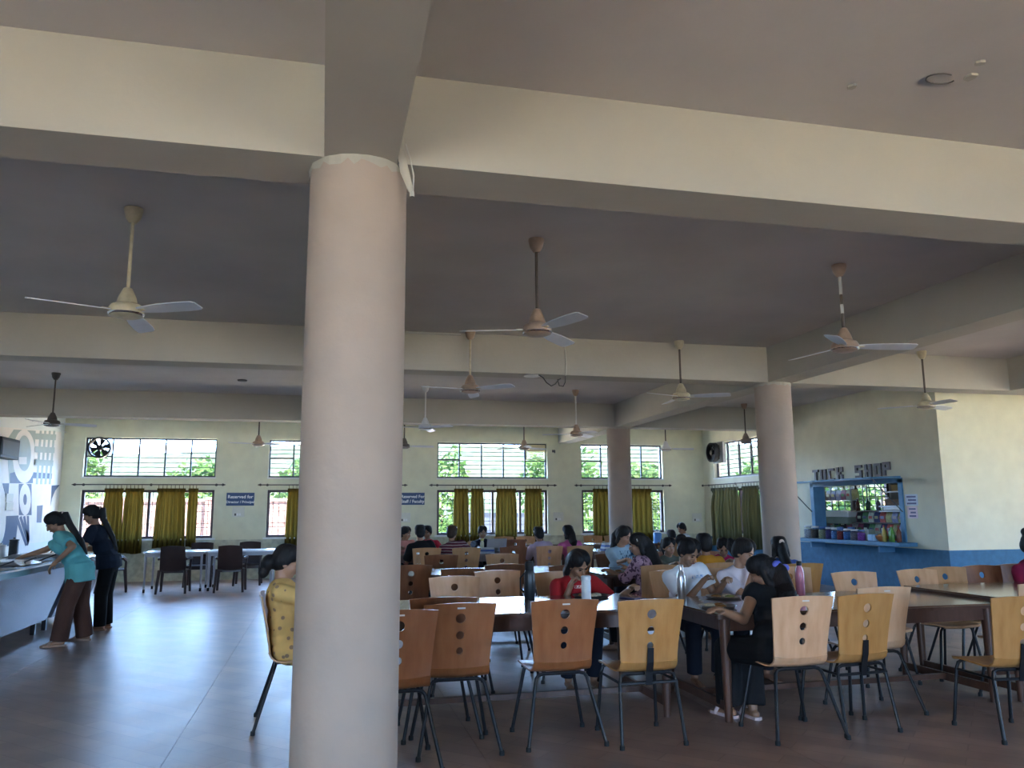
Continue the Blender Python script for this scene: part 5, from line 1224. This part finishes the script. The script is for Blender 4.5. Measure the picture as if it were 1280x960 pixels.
# third row
person('person in black top seen from behind at the third row table', (1.61, 12.72, .53), 0, hd(525, 666, 12.82), 0, 10, 0, V((1.40, 13.1, .79)), V((1.82, 13.1, .79)), BLK, DRK, 0, 'short', face=False, sleeve=.9, loose=1.6)
person('person in maroon striped shirt seen from behind', (2.12, 12.60, .53), -6, hd(565, 667, 12.78), -20, 12, 0, V((2.05, 13.1, .79)), V((2.45, 13.1, .79)),
       pattern('shirt_striped', (.10, .022, .035), (.40, .30, .30), 7, .82, 'stripe'), DRK, 0, 'short', hairm=M_hairb, face=False, sleeve=.9, loose=1.4)
person('person in lavender shirt seen from behind', (3.59, 12.72, .53), 4, hd(673, 668, 12.84), 8, 12, 0, V((3.38, 13.1, .79)), V((3.80, 13.1, .79)), cloth('shirt_lavender', (.52, .44, .58)), DRK, 0, 'short', face=False, sleeve=.8, hairband='band', loose=1.3)
person('person in pink top with dark hair seen from behind', (4.06, 12.58, .53), 10, hd(710, 666, 12.72), 10, 10, 0, V((3.86, 13.1, .79)), V((4.25, 13.1, .79)), cloth('top_pink', (.55, .12, .28)), DRK, 0, 'long', face=False, sleeve=.7, hair_len=.10, loose=1.2)
person('person in dark hoodie facing us before the central window', (2.94, 14.72, .53), 180, hd(603, 666, 14.50), 4, 14, 0, V((3.12, 13.95, .80)), V((2.76, 13.95, .80)), cloth('hoodie_navy', (.016, .016, .028)), DRK, 0, 'short', sleeve=1.6, loose=1.4)
person('person in salmon top facing right beside the near column edge', (1.46, 14.25, .53), 180, hd(507, 667, 14.1), 55, 12, 0, V((1.62, 13.8, .80)), V((1.32, 13.8, .80)), cloth('top_salmon', (.60, .26, .22)), DRK, 0, 'short', sleeve=1.4)
person('person in bright red top half hidden behind the person in black', (1.88, 14.35, .53), 180, hd(534, 666, 14.2), -20, 12, 0, V((2.15, 13.85, .80)), V((1.84, 13.85, .80)), cloth('top_red', (.52, .03, .06)), DRK, 0, 'pony', sleeve=1.2)
# far right table by the back wall
person('distant person with dark hair at the last row table', (7.10, 15.36, .53), 0, hd(839, 670, 15.45), 8, 8, 0, V((6.94, 15.8, .79)), V((7.26, 15.8, .79)), cloth('top_grey', (.20, .17, .16)), DRK, 0, 'short', face=False, sleeve=.9)
person('distant person in white shirt near the back right corner', (7.74, 16.0, .53), 90, hd(852, 661, 15.98), 15, 24, 0, V((7.36, 15.85, .80)), V((7.36, 16.15, .80)), cloth('shirt_white', (.66, .70, .78)), DRK, 0, 'short', sleeve=.9)
chair(7.10, 15.06, 0, 1, 'tan', 'tan chair under the distant person with dark hair'); chair(8.04, 16.0, 90, 1, 'tan', 'tan chair under the distant person in white shirt')
chair(1.46, 14.58, 180, 1, 'tan', 'tan chair under the person in salmon top'); chair(1.90, 14.68, 180, 1, 'tan', 'tan chair under the person in bright red top')
bake_blobs()
# ================================================================== things on the tables
M_steel = mat('bottle_steel', (.62, .62, .64), .30, .95, var=.04)
def bottle(x, y, z, prof, m, label, cap=None, capm=None, cat='bottle', name='water_bottle'):
    o = thing(name, label, cat, (x, y, z)); MB().lathe(prof, n=24).build('body', m, o, True)
    if cap: MB().lathe(cap, n=20).build('cap', capm, o, True)
    return o
Mpk = mat('bottle_pink', (.62, .20, .27), .22, var=.05, coat=.4)
c = atZ(1001, 744, .735); bottle(c.x, c.y, .735, [(.033, 0), (.037, .01), (.037, .17), (.033, .21), (.022, .235), (.021, .245)], Mpk, 'pink metal water bottle with black cap on the near table', [(.023, .245), (.023, .278), (.02, .282)], M_black)
c = V((2.86, 6.08, 0)); bottle(c.x, c.y, .735, [(.033, 0), (.036, .008), (.036, .17), (.030, .205), (.018, .228), (.018, .24)], M_steel, 'brushed steel water bottle in front of the girl in white', [(.020, .24), (.020, .272), (.016, .277)], M_steel)
c = atZ(733, 752, .76); bottle(c.x, c.y, .76, [(.036, 0), (.038, .008), (.036, .155), (.034, .158)], mat('tumbler_white', (.72, .73, .74), .35), 'white insulated tumbler in front of the girl in red', [(.0375, .160), (.0375, .19), (.030, .196)], mat('tumbler_white', (.72, .73, .74), .35), 'tumbler', 'white_tumbler')
c = atZ(662, 748, .76); o = bottle(c.x, c.y, .76, [(.040, 0), (.044, .01), (.044, .19), (.036, .215), (.034, .22)], mat('bottle_charcoal', (.02, .022, .025), .3), 'tall black flask standing left of the girl in red', [(.036, .22), (.036, .27), (.028, .29), (.012, .292)], M_black)
MB().tube([(-.04, 0, .20), (-.075, 0, .16), (-.075, 0, .08), (-.045, 0, .05)], .006, 6).build('strap_loop', M_black, o, True)
Mcl = glass('clear_plastic', (.93, .96, 1))
c = V((1.06, 8.98, .765)); bottle(c.x, c.y, .765, [(.034, 0), (.037, .01), (.034, .06), (.037, .09), (.036, .16), (.014, .205), (.014, .215)], Mcl, 'clear plastic water bottle on the second row table', [(.017, .215), (.017, .235)], M_white)
bottle(2.62, 13.15, .765, [(.030, 0), (.032, .01), (.032, .16), (.020, .20)], mat('bottle_cream', (.55, .50, .32), .4), 'pale yellow-capped bottle beside the striped-shirt person', [(.026, .20), (.028, .235)], mat('cap_yellow', (.5, .42, .1), .4))
o = thing('water_tin', 'blue and white water can near the olive-top girl', 'can', (6.95, 15.85, .765))
MB().lathe([(.085, 0), (.09, .01), (.09, .19), (.07, .215)], n=20).build('body', mat('tin_blue', (.10, .30, .70), .35), o, True); MB().lathe([(.072, .215), (.072, .235), (.02, .24)], n=20).build('lid', M_white, o, True)
def plate(x, y, z, r_, label, m, food=None):
    o = thing('dinner_plate', label, 'plate', (x, y, z)); MB().lathe([(r_*.8, 0), (r_*.86, .003), (r_, .018), (r_*.985, .020), (r_*.84, .006), (.01, .005)], n=32).build('dish', m, o, True)
    rr = random.Random(int(x*100))
    if food:
        for k in range(3):
            a = 2.1*k+rr.random(); MB().add(*_sphere((r_*.42*math.cos(a), r_*.42*math.sin(a), .012), (r_*.30, r_*.26, .018))).build('food', food[k % len(food)], o, True)
    return o
Mrice = mat('food_rice', (.62, .55, .40), .8, var=.25, scale=60); Mcur = mat('food_curry', (.30, .13, .03), .5, var=.3, scale=30); Mgr = mat('food_green', (.18, .20, .05), .6, var=.3, scale=30)
plate(3.24, 6.10, .735, .145, 'steel plate of food before the girl in white t-shirt', M_steel, [Mrice, Mcur, Mgr])
plate(3.72, 6.02, .735, .14, 'steel plate of food before the girl in pale pink top', M_steel, [Mrice, Mgr])
plate(2.88, 5.52, .735, .14, 'steel plate of food before the girl in black dress', M_steel, [Mcur, Mrice])
plate(2.14, 6.24, .76, .15, 'dark plate with rice in front of the girl in red', mat('plate_dark', (.05, .045, .045), .3), [Mrice, Mcur])
plate(3.60, 8.98, .765, .14, 'steel plate before the girl in pale blue top', M_steel, [Mrice, Mcur]); plate(3.22, 8.50, .765, .13, 'steel plate before the girl in floral top', M_steel, [Mcur])
plate(5.10, 8.98, .765, .14, 'steel plate before the girl in magenta', M_steel, [Mrice])
# phone and lid by the girl in red, spoon by the steel bottle
o = thing('mobile_phone', 'dark mobile phone lying right of the dark plate', 'phone', (2.40, 6.05, .76), .5); bevelbox((-.038, -.078, 0), (.038, .078, .009), .004).build('case', mat('phone_navy', (.03, .03, .09), .3), o); boxobj('screen', (-.033, -.070, .009), (.033, .070, .0095), mat('screen_grey', (.30, .33, .38), .1), o)
o = thing('spoon', 'steel spoon lying on the near table beside the steel bottle', 'spoon', (2.98, 6.02, .736), .4); MB().tube([(0, 0, .002), (.10, 0, .004), (.14, 0, .002)], [.004, .003, .004], 6, flat=.5).build('handle', M_steel, o, True); MB().add(*_sphere((.16, 0, .003), (.024, .016, .004))).build('bowl', M_steel, o, True)
# laptops and books on the far tables
def laptop(x, y, z, deg, label):
    o = thing('laptop', label, 'laptop', (x, y, z), math.radians(deg)); bevelbox((-.17, -.12, 0), (.17, .12, .014), .004).build('base', mat('laptop_grey', (.12, .13, .15), .35, .5), o)
    boxobj('keyboard', (-.14, -.05, .014), (.14, .09, .016), M_black, o)
    MB().cbox((0, .165, .115), (.34, .01, .23), Matrix.Rotation(math.radians(-20), 3, 'X')).build('screen_lid', mat('laptop_lid', (.45, .47, .50), .35, .4), o)
laptop(2.92, 13.55, .765, 180, 'open laptop in front of the person in dark hoodie')
bk_cols = [(.05, .09, .25), (.55, .60, .66), (.08, .16, .42), (.5, .5, .5)]
for i in range(4):
    o = tag(bevelbox((4.75+.01*i, 13.1+.01*i, .765+.032*i), (5.02-.006*i, 13.32, .765+.032*i+.030), .003).build('book', mat('book_%d' % i, bk_cols[i], .6)), '%s book in the pile on the right third row table' % ['bottom', 'second', 'third', 'top'][i], 'book', 'pile of books')
for i in range(3):
    tag(bevelbox((2.52, 13.0+.01*i, .765+.03*i), (2.80, 13.22, .765+.03*i+.028), .003).build('book', mat('bookb_%d' % i, bk_cols[(i+1) % 4], .6)), '%s blue-white book in the pile beside the striped-shirt person' % ['bottom', 'middle', 'top'][i], 'book', 'pile of books by the striped shirt')
